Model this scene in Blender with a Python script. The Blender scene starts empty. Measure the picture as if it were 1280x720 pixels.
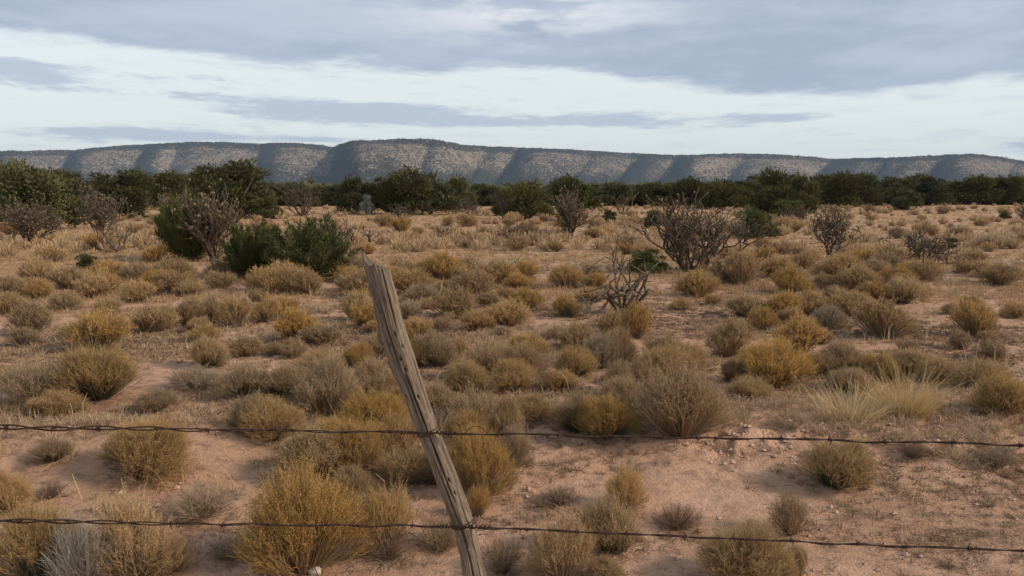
import bpy, math, random
import numpy as np
from mathutils import Vector, Matrix

S = bpy.context.scene
COL = S.collection
R = math.radians

# ------------------------------------------------------------------ camera, world, sun, exposure
F = 1000.0                      # focal length in photograph pixels (1280 wide)
HORIZON = 238.0
EYE = 1.75
PITCH = math.atan((360 - HORIZON) / F)
cam_d = bpy.data.cameras.new('camera'); cam = bpy.data.objects.new('camera', cam_d); COL.objects.link(cam)
cam_d.sensor_width = 36; cam_d.lens = F / 1280 * 36
cam.location = (0, 0, EYE); cam.rotation_euler = (R(90) - PITCH, 0, 0)
cam_d.clip_start = 0.05; cam_d.clip_end = 30000
S.camera = cam

SUN_EL, SUN_AZ = R(31), R(104)   # azimuth measured clockwise from the view direction (+Y)
sun_dir = Vector((math.sin(SUN_AZ) * math.cos(SUN_EL), math.cos(SUN_AZ) * math.cos(SUN_EL), math.sin(SUN_EL)))
sd = bpy.data.lights.new('sun', 'SUN'); sun = bpy.data.objects.new('sun', sd); COL.objects.link(sun)
sd.energy = 2.1; sd.angle = R(8); sd.color = (1.0, 0.84, 0.66)
sun.rotation_euler = sun_dir.to_track_quat('Z', 'Y').to_euler()

S.view_settings.view_transform = 'Standard'; S.view_settings.look = 'None'
S.view_settings.exposure = 0.60; S.view_settings.gamma = 1.0; S.view_settings.use_curve_mapping = False
cy = S.cycles
cy.max_bounces = 5; cy.diffuse_bounces = 2; cy.glossy_bounces = 1; cy.transmission_bounces = 1
cy.volume_bounces = 0; cy.transparent_max_bounces = 4
cy.use_adaptive_sampling = False
cy.use_denoising = True

def world_sky():
    W = bpy.data.worlds.new('World'); S.world = W; W.use_nodes = True
    nt = W.node_tree; nt.nodes.clear()
    def nd(t, **k):
        n = nt.nodes.new(t)
        for a, b in k.items(): setattr(n, a, b)
        return n
    def put(sock, v):
        if hasattr(v, 'is_linked') or hasattr(v, 'links'): nt.links.new(v, sock)
        else: sock.default_value = v
    def M(op, *a):
        n = nd('ShaderNodeMath', operation=op)
        for i, v in enumerate(a): put(n.inputs[i], v)
        return n.outputs[0]
    def sstep(x, lo, hi):
        n = nd('ShaderNodeMapRange', interpolation_type='SMOOTHSTEP')
        put(n.inputs['Value'], x); put(n.inputs['From Min'], lo); put(n.inputs['From Max'], hi)
        return n.outputs['Result']
    def mix(f, a, b):
        n = nd('ShaderNodeMix', data_type='RGBA')
        put(n.inputs[0], f); put(n.inputs[6], a); put(n.inputs[7], b)
        return n.outputs[2]
    sky = nd('ShaderNodeTexSky', sky_type='NISHITA')
    sky.sun_disc = False; sky.sun_elevation = SUN_EL; sky.sun_rotation = SUN_AZ
    tc = nd('ShaderNodeTexCoord'); sep = nd('ShaderNodeSeparateXYZ')
    nt.links.new(tc.outputs['Generated'], sep.inputs[0])
    x, y, z = sep.outputs
    u = M('ARCTAN2', x, y); v = M('ARCSINE', z)
    def noise(sx, sz, detail=5, rough=.55, off=0.0):
        c = nd('ShaderNodeCombineXYZ')
        put(c.inputs[0], M('MULTIPLY_ADD', x, sx, off)); put(c.inputs[1], M('MULTIPLY', y, sx)); put(c.inputs[2], M('MULTIPLY', z, sz))
        n = nd('ShaderNodeTexNoise'); nt.links.new(c.outputs[0], n.inputs['Vector'])
        n.inputs['Scale'].default_value = 1; n.inputs['Detail'].default_value = detail; n.inputs['Roughness'].default_value = rough
        return n.outputs['Fac']
    n1 = noise(8, 38, 8, .62); n2 = noise(11, 70, 9, .70, 3.1); n3 = noise(4, 22, 5, .5, 7.7); n4 = noise(5, 22, 7, .58, 1.3)
    vv = M('ADD', v, M('MULTIPLY', M('SUBTRACT', n1, .5), .055))
    fc = nd('ShaderNodeFloatCurve')
    pts = [(-.8, .160), (-.60, .160), (-.45, .155), (-.32, .146), (-.1, .144), (.06, .142), (.16, .132), (.24, .120), (.35, .111), (.5, .110), (.8, .13)]
    cu = fc.mapping.curves[0]
    while len(cu.points) > 2: cu.points.remove(cu.points[0])
    for i, (a, b) in enumerate(pts):
        p = (a / 1.6 + .5, b * 4)
        if i == 0: cu.points[0].location = p
        elif i == len(pts) - 1: cu.points[len(cu.points) - 1].location = p
        else: cu.points.new(*p)
    fc.mapping.update()
    put(fc.inputs['Value'], M('MULTIPLY_ADD', u, 1 / 1.6, .5))
    edge = M('MULTIPLY', fc.outputs[0], .25)
    dv = M('SUBTRACT', vv, edge)
    sheet = sstep(dv, -.005, .011)
    def gauss(u0, v0, su, sv, k=1.0):
        a = M('POWER', M('DIVIDE', M('SUBTRACT', u, u0), su), 2.0); b = M('POWER', M('DIVIDE', M('SUBTRACT', v, v0), sv), 2.0)
        return M('MULTIPLY', M('EXPONENT', M('MULTIPLY', M('ADD', a, b), -1.0)), k)
    g = gauss(-.57, .122, .12, .016, 1.0)
    for a in ((-.20, .093, .17, .016, 1.05), (.10, .084, .20, .012, .8), (-.44, .062, .14, .010, .95), (-.20, .060, .16, .005, .5), (-.38, .108, .10, .006, .6),
              (.62, .047, .12, .011, .9), (-.33, .128, .07, .007, .5), (.30, .083, .1, .008, .4)):
        g = M('ADD', g, gauss(*a))
    streak = sstep(M('ADD', g, M('MULTIPLY', M('SUBTRACT', n2, .5), 2.1)), .36, .80)
    n5 = noise(15, 130, 7, .65, 5.2)
    wisp = M('MULTIPLY', M('MULTIPLY', sstep(n5, .50, .68), sstep(n3, .36, .56)), M('MULTIPLY', sstep(v, .02, .05), .4))
    off = M('MULTIPLY', sstep(M('ABSOLUTE', u), .68, .9), M('MULTIPLY', sstep(n3, .5, .62), sstep(v, .02, .06)))
    cl_a = mix(sstep(n4, .36, .66), (2.65, 3.15, 3.95, 1), (3.55, 4.05, 4.8, 1))
    cl_b = mix(M('MULTIPLY', gauss(.02, .210, .16, .03), sstep(n1, .40, .62)), cl_a, (5.6, 5.75, 6.05, 1))
    cl_c = mix(M('MULTIPLY', sstep(dv, .035, 0), .55), cl_b, (2.6, 3.15, 4.05, 1))
    gap = M('ADD', M('MULTIPLY', gauss(-.2, .245, .25, .018), sstep(n1, .48, .66)), M('MULTIPLY', gauss(-.62, .170, .07, .010), sstep(n2, .40, .58)))
    bright = mix(sstep(v, .02, .16), (5.9, 6.2, 6.05, 1), (6.0, 6.35, 6.3, 1))
    base = mix(.84, sky.outputs[0], bright)
    c = mix(M('MULTIPLY', M('MAXIMUM', M('MAXIMUM', streak, wisp), off), .82), base, (3.1, 3.65, 4.5, 1))
    c = mix(M('MULTIPLY', sheet, M('SUBTRACT', 1.0, M('MULTIPLY', gap, .7))), c, cl_c)
    bg = nd('ShaderNodeBackground'); bg.inputs[1].default_value = 0.1
    nt.links.new(c, bg.inputs[0])
    out = nd('ShaderNodeOutputWorld'); nt.links.new(bg.outputs[0], out.inputs[0])
world_sky()

# ------------------------------------------------------------------ noise and terrain
def vnoise(x, y, seed=0):
    x = np.asarray(x, float); y = np.asarray(y, float)
    xi = np.floor(x).astype(np.int64); yi = np.floor(y).astype(np.int64)
    fx = x - xi; fy = y - yi
    fx = fx * fx * (3 - 2 * fx); fy = fy * fy * (3 - 2 * fy)
    def hsh(a, b):
        k = (a * 374761393 + b * 668265263 + seed * 974711) & 0x7fffffff
        k = ((k ^ (k >> 13)) * 1274126177) & 0x7fffffff
        k = ((k ^ (k >> 11)) * 668265263) & 0x7fffffff
        return (k & 0xffff) / 65535.0
    a = hsh(xi, yi); b = hsh(xi + 1, yi); c = hsh(xi, yi + 1); d = hsh(xi + 1, yi + 1)
    return (a + (b - a) * fx) + ((c + (d - c) * fx) - (a + (b - a) * fx)) * fy
def fbm(x, y, seed=0, octv=4):
    s = 0; a = .5; t = 0
    for i in range(octv):
        s = s + a * vnoise(x * 2 ** i + 17.3 * i, y * 2 ** i - 9.1 * i, seed + i); t += a; a *= .5
    return s / t
def sstep(x, a, b):
    t = np.clip((np.asarray(x, float) - a) / (b - a), 0, 1); return t * t * (3 - 2 * t)

def crest_y(x): return 5.55 + .16 * np.clip(x, -6, 8) + .12 * np.sin(x * 1.7)
def height(x, y):
    x = np.asarray(x, float); y = np.asarray(y, float)
    r = np.hypot(x, y)
    near = 1 - sstep(r, 25, 60)
    z = .10 * (fbm(x / 2.3, y / 2.3, 3, 3) - .5) * near + .35 * (vnoise(x / 21, y / 21, 5) - .5) * sstep(r, 6, 20) * (1 - sstep(r, 150, 400))
    dy = y - crest_y(x)
    amp = .18 * (.35 + .65 * sstep(np.abs(x + .6), .5, 1.6)) * (1 - sstep(np.abs(x), 9, 14))
    z = z + amp * np.where(dy < 0, np.exp(-(dy / 1.0) ** 2), np.exp(-(dy / .3) ** 2))
    mic = 1 - sstep(r, 10, 22)
    z = z + mic * .045 * (fbm(x / .32, y / .32, 11, 3) - .5)
    clod = np.exp(-((dy + .35) / .75) ** 2) * sstep(x, -.2, .8) * (1 - sstep(r, 12, 16))
    rg = (1 - np.abs(2 * fbm(x / .22, y / .13, 23, 4) - 1)) * (.5 + .9 * vnoise(x / .6, y / .35, 29))
    z = z + clod * .13 * (rg - .75)
    return z

cP, sP = math.cos(PITCH), math.sin(PITCH)
def ray(px, py):
    a = (px - 640) / F; b = (360 - py) / F
    return np.array([a, cP + b * sP, -sP + b * cP])
def ground(px, py):
    d = ray(px, py); t = EYE / max(-d[2], 1e-3)
    for _ in range(14):
        z = float(height(d[0] * t, d[1] * t)); t = (EYE - z) / max(-d[2], 1e-3)
    return np.array([d[0] * t, d[1] * t, z])
def at_depth(px, py, dep):
    d = ray(px, py); t = dep / d[1]
    return np.array([d[0] * t, dep, EYE + d[2] * t])

# ------------------------------------------------------------------ materials
def material(name):
    m = bpy.data.materials.new(name); m.use_nodes = True
    nt = m.node_tree; b = nt.nodes['Principled BSDF']
    b.inputs['Specular IOR Level'].default_value = .15; b.inputs['Roughness'].default_value = .9
    return m, nt, b
class NT:
    def __init__(s, nt): s.nt = nt
    def nd(s, t, **k):
        n = s.nt.nodes.new(t)
        for a, b in k.items(): setattr(n, a, b)
        return n
    def put(s, sock, v):
        if isinstance(v, bpy.types.NodeSocket): s.nt.links.new(v, sock)
        else: sock.default_value = v
    def coord(s, kind='Object'): return s.nd('ShaderNodeTexCoord').outputs[kind]
    def scale(s, vec, sc):
        n = s.nd('ShaderNodeVectorMath', operation='MULTIPLY'); s.put(n.inputs[0], vec); n.inputs[1].default_value = sc
        return n.outputs[0]
    def noise(s, vec, scale, detail=4, rough=.55):
        n = s.nd('ShaderNodeTexNoise'); s.put(n.inputs['Vector'], vec)
        n.inputs['Scale'].default_value = scale; n.inputs['Detail'].default_value = detail; n.inputs['Roughness'].default_value = rough
        return n.outputs['Fac']
    def M(s, op, *a):
        n = s.nd('ShaderNodeMath', operation=op)
        for i, v in enumerate(a): s.put(n.inputs[i], v)
        return n.outputs[0]
    def step(s, x, lo, hi):
        n = s.nd('ShaderNodeMapRange', interpolation_type='SMOOTHSTEP')
        s.put(n.inputs['Value'], x); s.put(n.inputs['From Min'], lo); s.put(n.inputs['From Max'], hi)
        return n.outputs['Result']
    def mix(s, f, a, b, blend='MIX'):
        n = s.nd('ShaderNodeMix', data_type='RGBA', blend_type=blend)
        s.put(n.inputs[0], f); s.put(n.inputs[6], a); s.put(n.inputs[7], b)
        return n.outputs[2]
    def bump(s, h, dist, strength=1.0):
        n = s.nd('ShaderNodeBump'); s.put(n.inputs['Height'], h)
        n.inputs['Distance'].default_value = dist; n.inputs['Strength'].default_value = strength
        return n.outputs[0]
def c4(c): return (c[0], c[1], c[2], 1)

def plant_mat(name, ca, cb, var=.25, trans=.0, tint=True):
    """plant tissue: two colours mixed by each blade's own tint attribute, and a little by plant"""
    m, nt, b = material(name); t = NT(nt)
    at = t.nd('ShaderNodeAttribute', attribute_name='tint')
    oi = t.nd('ShaderNodeObjectInfo')
    col = t.mix(at.outputs['Fac'], c4(ca), c4(cb))
    hsv = t.nd('ShaderNodeHueSaturation')
    t.put(hsv.inputs['Value'], t.M('MULTIPLY_ADD', oi.outputs['Random'], var, 1 - var / 2))
    t.put(hsv.inputs['Saturation'], t.M('MULTIPLY_ADD', t.M('FRACT', t.M('MULTIPLY', oi.outputs['Random'], 7.13)), .24, .86))
    t.put(hsv.inputs['Color'], col)
    t.put(b.inputs['Base Color'], hsv.outputs[0])
    b.inputs['Roughness'].default_value = .85
    if trans:
        tr = t.nd('ShaderNodeBsdfTranslucent'); t.put(tr.inputs['Color'], hsv.outputs[0])
        mx = t.nd('ShaderNodeMixShader'); mx.inputs[0].default_value = trans
        nt.links.new(b.outputs[0], mx.inputs[1]); nt.links.new(tr.outputs[0], mx.inputs[2])
        nt.links.new(mx.outputs[0], nt.nodes['Material Output'].inputs['Surface'])
    return m

HEAD = {'G': plant_mat('golden_heads', (.455, .28, .11), (.70, .465, .205), .3, .35),
        'T': plant_mat('tan_heads', (.39, .25, .125), (.58, .40, .21), .3, .25),
        'Y': plant_mat('grey_heads', (.38, .265, .155), (.56, .41, .25), .25, .2),
        'W': plant_mat('pale_heads', (.34, .28, .20), (.46, .38, .26), .2, .2)}
STEM = {'G': plant_mat('olive_stems', (.26, .172, .09), (.42, .28, .15), .3, .1),
        'T': plant_mat('brown_stems', (.245, .172, .105), (.40, .285, .175), .3, .1),
        'Y': plant_mat('grey_stems', (.25, .19, .125), (.38, .29, .195), .3, .1),
        'D': plant_mat('dark_green_stems', (.12, .108, .06), (.21, .175, .10), .3, .1),
        'W': plant_mat('bleached_stems', (.30, .26, .205), (.45, .40, .32), .2, .1)}
JUN = [plant_mat('juniper_foliage', (.060, .062, .026), (.135, .128, .052), .3, .1),
       plant_mat('juniper_yellow_foliage', (.070, .070, .027), (.138, .130, .048), .3, .1),
       plant_mat('juniper_dark_foliage', (.058, .060, .025), (.130, .122, .050), .3, .1),
       plant_mat('silver_foliage', (.15, .17, .13), (.24, .26, .19), .2, .1),
       plant_mat('juniper_fresh_foliage', (.072, .080, .026), (.160, .162, .056), .25, .1)]
CHOL = {'live': plant_mat('spiny_cholla_skin', (.085, .064, .048), (.165, .128, .098), .25),
        'dry': plant_mat('dried_cholla_skin', (.085, .060, .040), (.175, .127, .085), .2),
        'purple': plant_mat('purplish_cholla_skin', (.082, .058, .040), (.155, .114, .080), .2),
        'fruit': plant_mat('cholla_fruit_skin', (.15, .115, .07), (.26, .20, .125), .2),
        'dead': plant_mat('dead_cholla_wood', (.10, .073, .050), (.21, .158, .11), .15)}
BARK = plant_mat('shreddy_bark', (.14, .11, .085), (.26, .21, .165), .2)
GRASS_M = plant_mat('dry_grass_blades', (.36, .23, .128), (.62, .43, .235), .1, .25)
STRAW_M = plant_mat('straw_grass_blades', (.52, .36, .165), (.76, .56, .29), .1, .3)
MATGR_M = plant_mat('dead_mat_blades', (.20, .122, .075), (.46, .31, .185), .1, .15)
YUC_M = plant_mat('yucca_blades', (.22, .24, .12), (.42, .41, .24), .1, .1)
RED_M = plant_mat('reddish_dead_stems', (.17, .105, .072), (.30, .20, .14), .1, .1)
LITTER_M = plant_mat('twig_litter', (.10, .07, .05), (.36, .28, .20), .1)
CLOD_M = plant_mat('dirt_clod', (.46, .265, .16), (.60, .355, .22), .1)
STONE_M = plant_mat('pale_stone', (.55, .47, .38), (.65, .57, .47), .1)

def ground_mat():
    m, nt, b = material('desert_soil'); t = NT(nt)
    P = t.coord('Object')
    n1 = t.noise(P, .55, 5, .6); n2 = t.noise(P, 3.2, 5, .65); n3 = t.noise(P, 22, 4, .7); n4 = t.noise(P, .12, 3)
    flat = t.scale(P, (1.0, 1.9, 1.0)); n5 = t.noise(flat, 5.5, 6, .7)
    c = t.mix(t.step(n1, .35, .65), (.63, .39, .262, 1), (.51, .30, .188, 1))
    c = t.mix(t.M('MULTIPLY', t.step(n2, .42, .62), .55), c, (.38, .215, .13, 1))
    lit = t.M('MULTIPLY', t.step(n5, .50, .66), t.step(n1, .30, .58))
    c = t.mix(t.M('MULTIPLY', lit, .85), c, (.225, .14, .088, 1))
    c = t.mix(t.M('MULTIPLY', t.step(n3, .52, .75), .45), c, (.24, .15, .095, 1))
    c = t.mix(t.M('MULTIPLY', t.step(n3, .45, .25), .3), c, (.60, .40, .28, 1))
    ln = t.nd('ShaderNodeVectorMath', operation='LENGTH'); t.put(ln.inputs[0], P)
    far = t.M('MULTIPLY', t.step(ln.outputs['Value'], 9, 26), t.step(t.M('ADD', t.M('MULTIPLY', n4, .6), t.M('MULTIPLY', n1, .4)), .34, .56))
    straw = t.mix(t.step(n5, .38, .64), (.49, .325, .18, 1), (.34, .21, .12, 1))
    c = t.mix(t.M('MULTIPLY', far, .85), c, straw)
    t.put(b.inputs['Base Color'], c)
    b.inputs['Roughness'].default_value = .95; b.inputs['Specular IOR Level'].default_value = .05
    hgt = t.M('ADD', t.M('MULTIPLY', t.noise(P, 14, 6, .7), .7), t.M('MULTIPLY', t.noise(P, 70, 3, .6), .3))
    t.put(b.inputs['Normal'], t.bump(hgt, .05, .9))
    return m
def mesa_mat():
    m, nt, b = material('mesa_slope'); t = NT(nt)
    P = t.coord('Object')
    big = t.noise(P, .004, 4, .6); mid = t.noise(P, .016, 5, .65)
    vr = t.nd('ShaderNodeTexVoronoi'); vr.inputs['Randomness'].default_value = 1.0; t.put(vr.inputs['Vector'], t.scale(P, (1, .7, 1.3))); vr.inputs['Scale'].default_value = .115
    at = t.nd('ShaderNodeAttribute', attribute_name='tint')        # share of scrub cover up the slope, with ravine shade painted in
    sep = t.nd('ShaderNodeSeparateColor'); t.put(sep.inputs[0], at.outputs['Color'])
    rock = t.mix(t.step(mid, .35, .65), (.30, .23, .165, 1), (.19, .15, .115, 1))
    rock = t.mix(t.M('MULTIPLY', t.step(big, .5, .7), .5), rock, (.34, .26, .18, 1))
    cover_shade = t.M('ADD', t.M('MULTIPLY', sep.outputs[0], .75), t.M('MULTIPLY', t.M('SUBTRACT', mid, .5), .55))
    dots = t.step(t.M('SUBTRACT', vr.outputs['Distance'], t.M('MULTIPLY', cover_shade, 1.0)), .10, -.16)
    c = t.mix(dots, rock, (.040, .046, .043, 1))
    t.put(b.inputs['Base Color'], c)
    b.inputs['Roughness'].default_value = 1; b.inputs['Specular IOR Level'].default_value = 0
    return m
def wood_mat():
    m, nt, b = material('weathered_post_wood'); t = NT(nt)
    P = t.coord('Object'); L = t.scale(P, (1, 1, .06))
    n1 = t.noise(L, 75, 6, .7); n2 = t.noise(L, 260, 4, .6); n3 = t.noise(P, 9, 4, .6); n4 = t.noise(P, 40, 3)
    at = t.nd('ShaderNodeAttribute', attribute_name='tint'); sep = t.nd('ShaderNodeSeparateColor'); t.put(sep.inputs[0], at.outputs['Color'])
    c = t.mix(t.step(n1, .32, .68), (.105, .078, .054, 1), (.325, .255, .185, 1))
    c = t.mix(t.M('MULTIPLY', t.step(n2, .5, .7), .5), c, (.10, .075, .055, 1))
    c = t.mix(t.M('MULTIPLY', t.step(n3, .48, .7), .55), c, (.28, .225, .18, 1))
    c = t.mix(t.M('MULTIPLY', t.step(n4, .62, .75), .35), c, (.50, .43, .35, 1))
    c = t.mix(sep.outputs[0], c, (.045, .034, .026, 1))
    t.put(b.inputs['Base Color'], c); b.inputs['Roughness'].default_value = .85
    t.put(b.inputs['Normal'], t.bump(t.M('ADD', n1, t.M('MULTIPLY', n2, .5)), .004, .9))
    return m
def rust_mat():
    m, nt, b = material('rusty_wire'); t = NT(nt)
    n = t.noise(t.coord('Object'), 90, 4, .6)
    t.put(b.inputs['Base Color'], t.mix(t.step(n, .35, .65), (.045, .028, .022, 1), (.095, .055, .040, 1)))
    b.inputs['Roughness'].default_value = .75; b.inputs['Metallic'].default_value = .25
    return m
GROUND_M, MESA_M, WOOD_M, RUST_M = ground_mat(), mesa_mat(), wood_mat(), rust_mat()

# ------------------------------------------------------------------ mesh helpers
def mesh_np(name, V, Fc, mat, smooth=False, tint=None):
    V = np.asarray(V, np.float32).reshape(-1, 3); Fc = np.asarray(Fc, np.int32)
    me = bpy.data.meshes.new(name)
    me.vertices.add(len(V)); me.vertices.foreach_set('co', V.ravel())
    n, k = Fc.shape
    me.loops.add(n * k); me.loops.foreach_set('vertex_index', Fc.ravel())
    me.polygons.add(n); me.polygons.foreach_set('loop_start', np.arange(0, n * k, k, dtype=np.int32))
    me.polygons.foreach_set('use_smooth', np.full(n, smooth, dtype=bool))
    me.materials.append(mat)
    if tint is not None:
        a = me.attributes.new('tint', 'FLOAT_COLOR', 'POINT')
        cc = np.ones((len(V), 4), np.float32); cc[:, 0] = cc[:, 1] = cc[:, 2] = tint
        a.data.foreach_set('color', cc.ravel())
    me.update(calc_edges=True)
    return me
def link(name, me, parent=None, mat=None):
    o = bpy.data.objects.new(name, me); COL.objects.link(o)
    if parent: o.parent = parent
    if mat is not None:
        o.material_slots[0].link = 'OBJECT'; o.material_slots[0].material = mat
    return o
def tag(o, label=None, cat=None, group=None, kind=None):
    if label: o['label'] = label
    if cat: o['category'] = cat
    if group: o['group'] = group
    if kind: o['kind'] = kind
    return o
def empty(name, loc, rz=0.0, scale=(1, 1, 1)):
    o = bpy.data.objects.new(name, None); COL.objects.link(o); o.empty_display_size = .1
    o.location = loc; o.rotation_euler = (0, 0, rz); o.scale = scale
    return o
def unit(v): return v / np.maximum(np.linalg.norm(v, axis=-1, keepdims=True), 1e-9)
class Acc:
    """collects quads with a per-vertex tint"""
    def __init__(s): s.V = []; s.Q = []; s.T = []; s.n = 0
    def add(s, V, Q, T):
        V = np.asarray(V).reshape(-1, 3)
        s.V.append(V); s.Q.append(np.asarray(Q) + s.n); s.T.append(np.broadcast_to(np.asarray(T, float), (len(V),))); s.n += len(V)
    def mesh(s, name, mat, smooth=False):
        return mesh_np(name, np.concatenate(s.V), np.concatenate(s.Q), mat, smooth, np.concatenate(s.T))
def ribbons(acc, P0, P1, P2, W, tint, rng, seg=2, taper=.75):
    """blades along quadratic curves P0-P1-P2, of width W at the base"""
    n = len(P0); s = np.linspace(0, 1, seg + 1)[None, :, None]
    C = (1 - s) ** 2 * P0[:, None] + 2 * s * (1 - s) * P1[:, None] + s ** 2 * P2[:, None]
    side = unit(np.cross(unit(P2 - P0), unit(rng.normal(size=(n, 3)))))[:, None]
    w = (np.asarray(W).reshape(-1, 1, 1) * np.ones((n, 1, 1))) * (1 - taper * s) * .5
    V = np.stack([C - side * w, C + side * w], axis=2)            # n, seg+1, 2, 3
    base = (np.arange(n) * (seg + 1) * 2)[:, None] + (np.arange(seg) * 2)[None, :]
    Q = np.stack([base, base + 1, base + 3, base + 2], axis=-1).reshape(-1, 4)
    acc.add(V, Q, np.repeat(np.asarray(tint, float) * np.ones(n), (seg + 1) * 2))
def flecks(acc, C, size, tint, rng, up=0.0, aspect=1.6):
    """small leaf-sized quads at points C"""
    n = len(C)
    a = unit(rng.normal(size=(n, 3)) + np.array([0, 0, up])); b = unit(np.cross(a, rng.normal(size=(n, 3))))
    a = a * (np.asarray(size) * aspect * .5).reshape(-1, 1); b = b * (np.asarray(size) * .5).reshape(-1, 1)
    V = np.stack([C - a, C + b, C + a, C - b], axis=1)
    acc.add(V, np.arange(n * 4).reshape(n, 4), np.repeat(np.asarray(tint, float) * np.ones(n), 4))
def tube(acc, pts, rad, sides=6, tint=.5, cap=True):
    pts = np.asarray(pts, float); k = len(pts); rad = np.asarray(rad, float) * np.ones(k)
    d = np.gradient(pts, axis=0); d = unit(d)
    ref = np.array([0, 0, 1.0]) if abs(d[0][2]) < .8 else np.array([1.0, 0, 0])
    X = []
    for i in range(k):
        if i == 0: x = unit(np.cross(d[0], ref))
        else:
            x = X[-1] - d[i] * np.dot(X[-1], d[i]); x = unit(x)
        X.append(x)
    X = np.array(X); Y = np.cross(d, X)
    a = np.arange(sides) / sides * 2 * np.pi
    V = pts[:, None] + rad[:, None, None] * (np.cos(a)[None, :, None] * X[:, None] + np.sin(a)[None, :, None] * Y[:, None])
    i = np.arange(k - 1)[:, None] * sides; j = np.arange(sides)[None]; j2 = (j + 1) % sides
    Q = np.stack([i + j, i + j2, i + sides + j2, i + sides + j], -1).reshape(-1, 4)
    V = V.reshape(-1, 3)
    if cap:
        V = np.concatenate([V, pts[:1], pts[-1:]]); b0 = k * sides
        jj = np.arange(0, sides, 2)
        Q = np.concatenate([Q, np.stack([np.full_like(jj, b0), (jj + 2) % sides, (jj + 1) % sides, jj], -1),
                            np.stack([np.full_like(jj, b0 + 1), (k - 1) * sides + jj, (k - 1) * sides + (jj + 1) % sides, (k - 1) * sides + (jj + 2) % sides], -1)])
    acc.add(V, Q, tint)

# ------------------------------------------------------------------ ground
def build_ground():
    fa = np.arange(-48, 48.01, .16); ba = np.linspace(48, 312, 90)[1:-1]
    ang = np.radians(np.concatenate([fa, ba]))
    rad = [.4]
    while rad[-1] < 5850:
        r = rad[-1]; rad.append(r * (1.05 if r < 2.6 else 1.0042 if r < 7.2 else 1.0075 if r < 9 else 1.02 if r < 60 else 1.06))
    rad = np.array(rad)
    X = np.sin(ang)[None] * rad[:, None]; Y = np.cos(ang)[None] * rad[:, None]
    Z = height(X, Y)
    nr, na = X.shape
    V = np.stack([X, Y, Z], -1).reshape(-1, 3)
    i = np.arange(nr - 1)[:, None] * na; j = np.arange(na)[None]; j2 = (j + 1) % na
    Q = np.stack([i + j2, i + j, i + na + j, i + na + j2], -1).reshape(-1, 4)
    V = np.concatenate([V, [[0, 0, float(height(0, 0))]]])
    jj = np.arange(0, na - 1, 2)
    Q = np.concatenate([Q, np.stack([np.full_like(jj, len(V) - 1), jj, jj + 1, (jj + 2) % na], -1)[:, ::-1]])
    o = link('ground', mesh_np('ground', V, Q, GROUND_M, True)); tag(o, kind='structure')
build_ground()

# ------------------------------------------------------------------ mesas
RIM = [(-700, 198), (-300, 194), (0, 190), (40, 190), (100, 189), (140, 185), (180, 182), (240, 179.5), (290, 179), (330, 181), (350, 180), (380, 180.5), (408, 183.5), (420, 186), (428, 182),
       (440, 179), (470, 177), (530, 175), (556, 178), (580, 183), (604, 184), (640, 185), (680, 187), (760, 191), (820, 194), (850, 195), (900, 193.5), (940, 193), (980, 195), (1020, 198),
       (1040, 200), (1068, 199), (1085, 198.5), (1130, 197), (1180, 194.5), (1210, 194), (1240, 196.5), (1280, 203), (1400, 207), (1700, 205), (2000, 208)]
RAV = [-560, -420, -260, -120, 12, 92, 188, 232, 335, 421, 540, 612, 648, 742, 800, 846, 935, 1036, 1098, 1120, 1172, 1265, 1370, 1480, 1600, 1760, 1900]
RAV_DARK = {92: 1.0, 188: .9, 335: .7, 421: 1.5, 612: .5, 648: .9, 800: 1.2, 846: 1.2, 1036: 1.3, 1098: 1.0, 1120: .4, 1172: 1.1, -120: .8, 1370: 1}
DIST = 3500.0
def mesa_cols(px):
    px = np.asarray(px, float)
    rim = np.interp(px, [a for a, _ in RIM], [b for _, b in RIM])
    bulge = sstep(px, 418, 452) * (1 - sstep(px, 540, 640))
    y = DIST + 250 * (vnoise(px / 160, px * 0 + 4, 41) - .5) - 520 * bulge - 260 * sstep(px, 1040, 1120) * (1 - sstep(px, 1215, 1400)) + 160 * sstep(px, 990, 1040) * (1 - sstep(px, 1040, 1110))
    return rim, y
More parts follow.
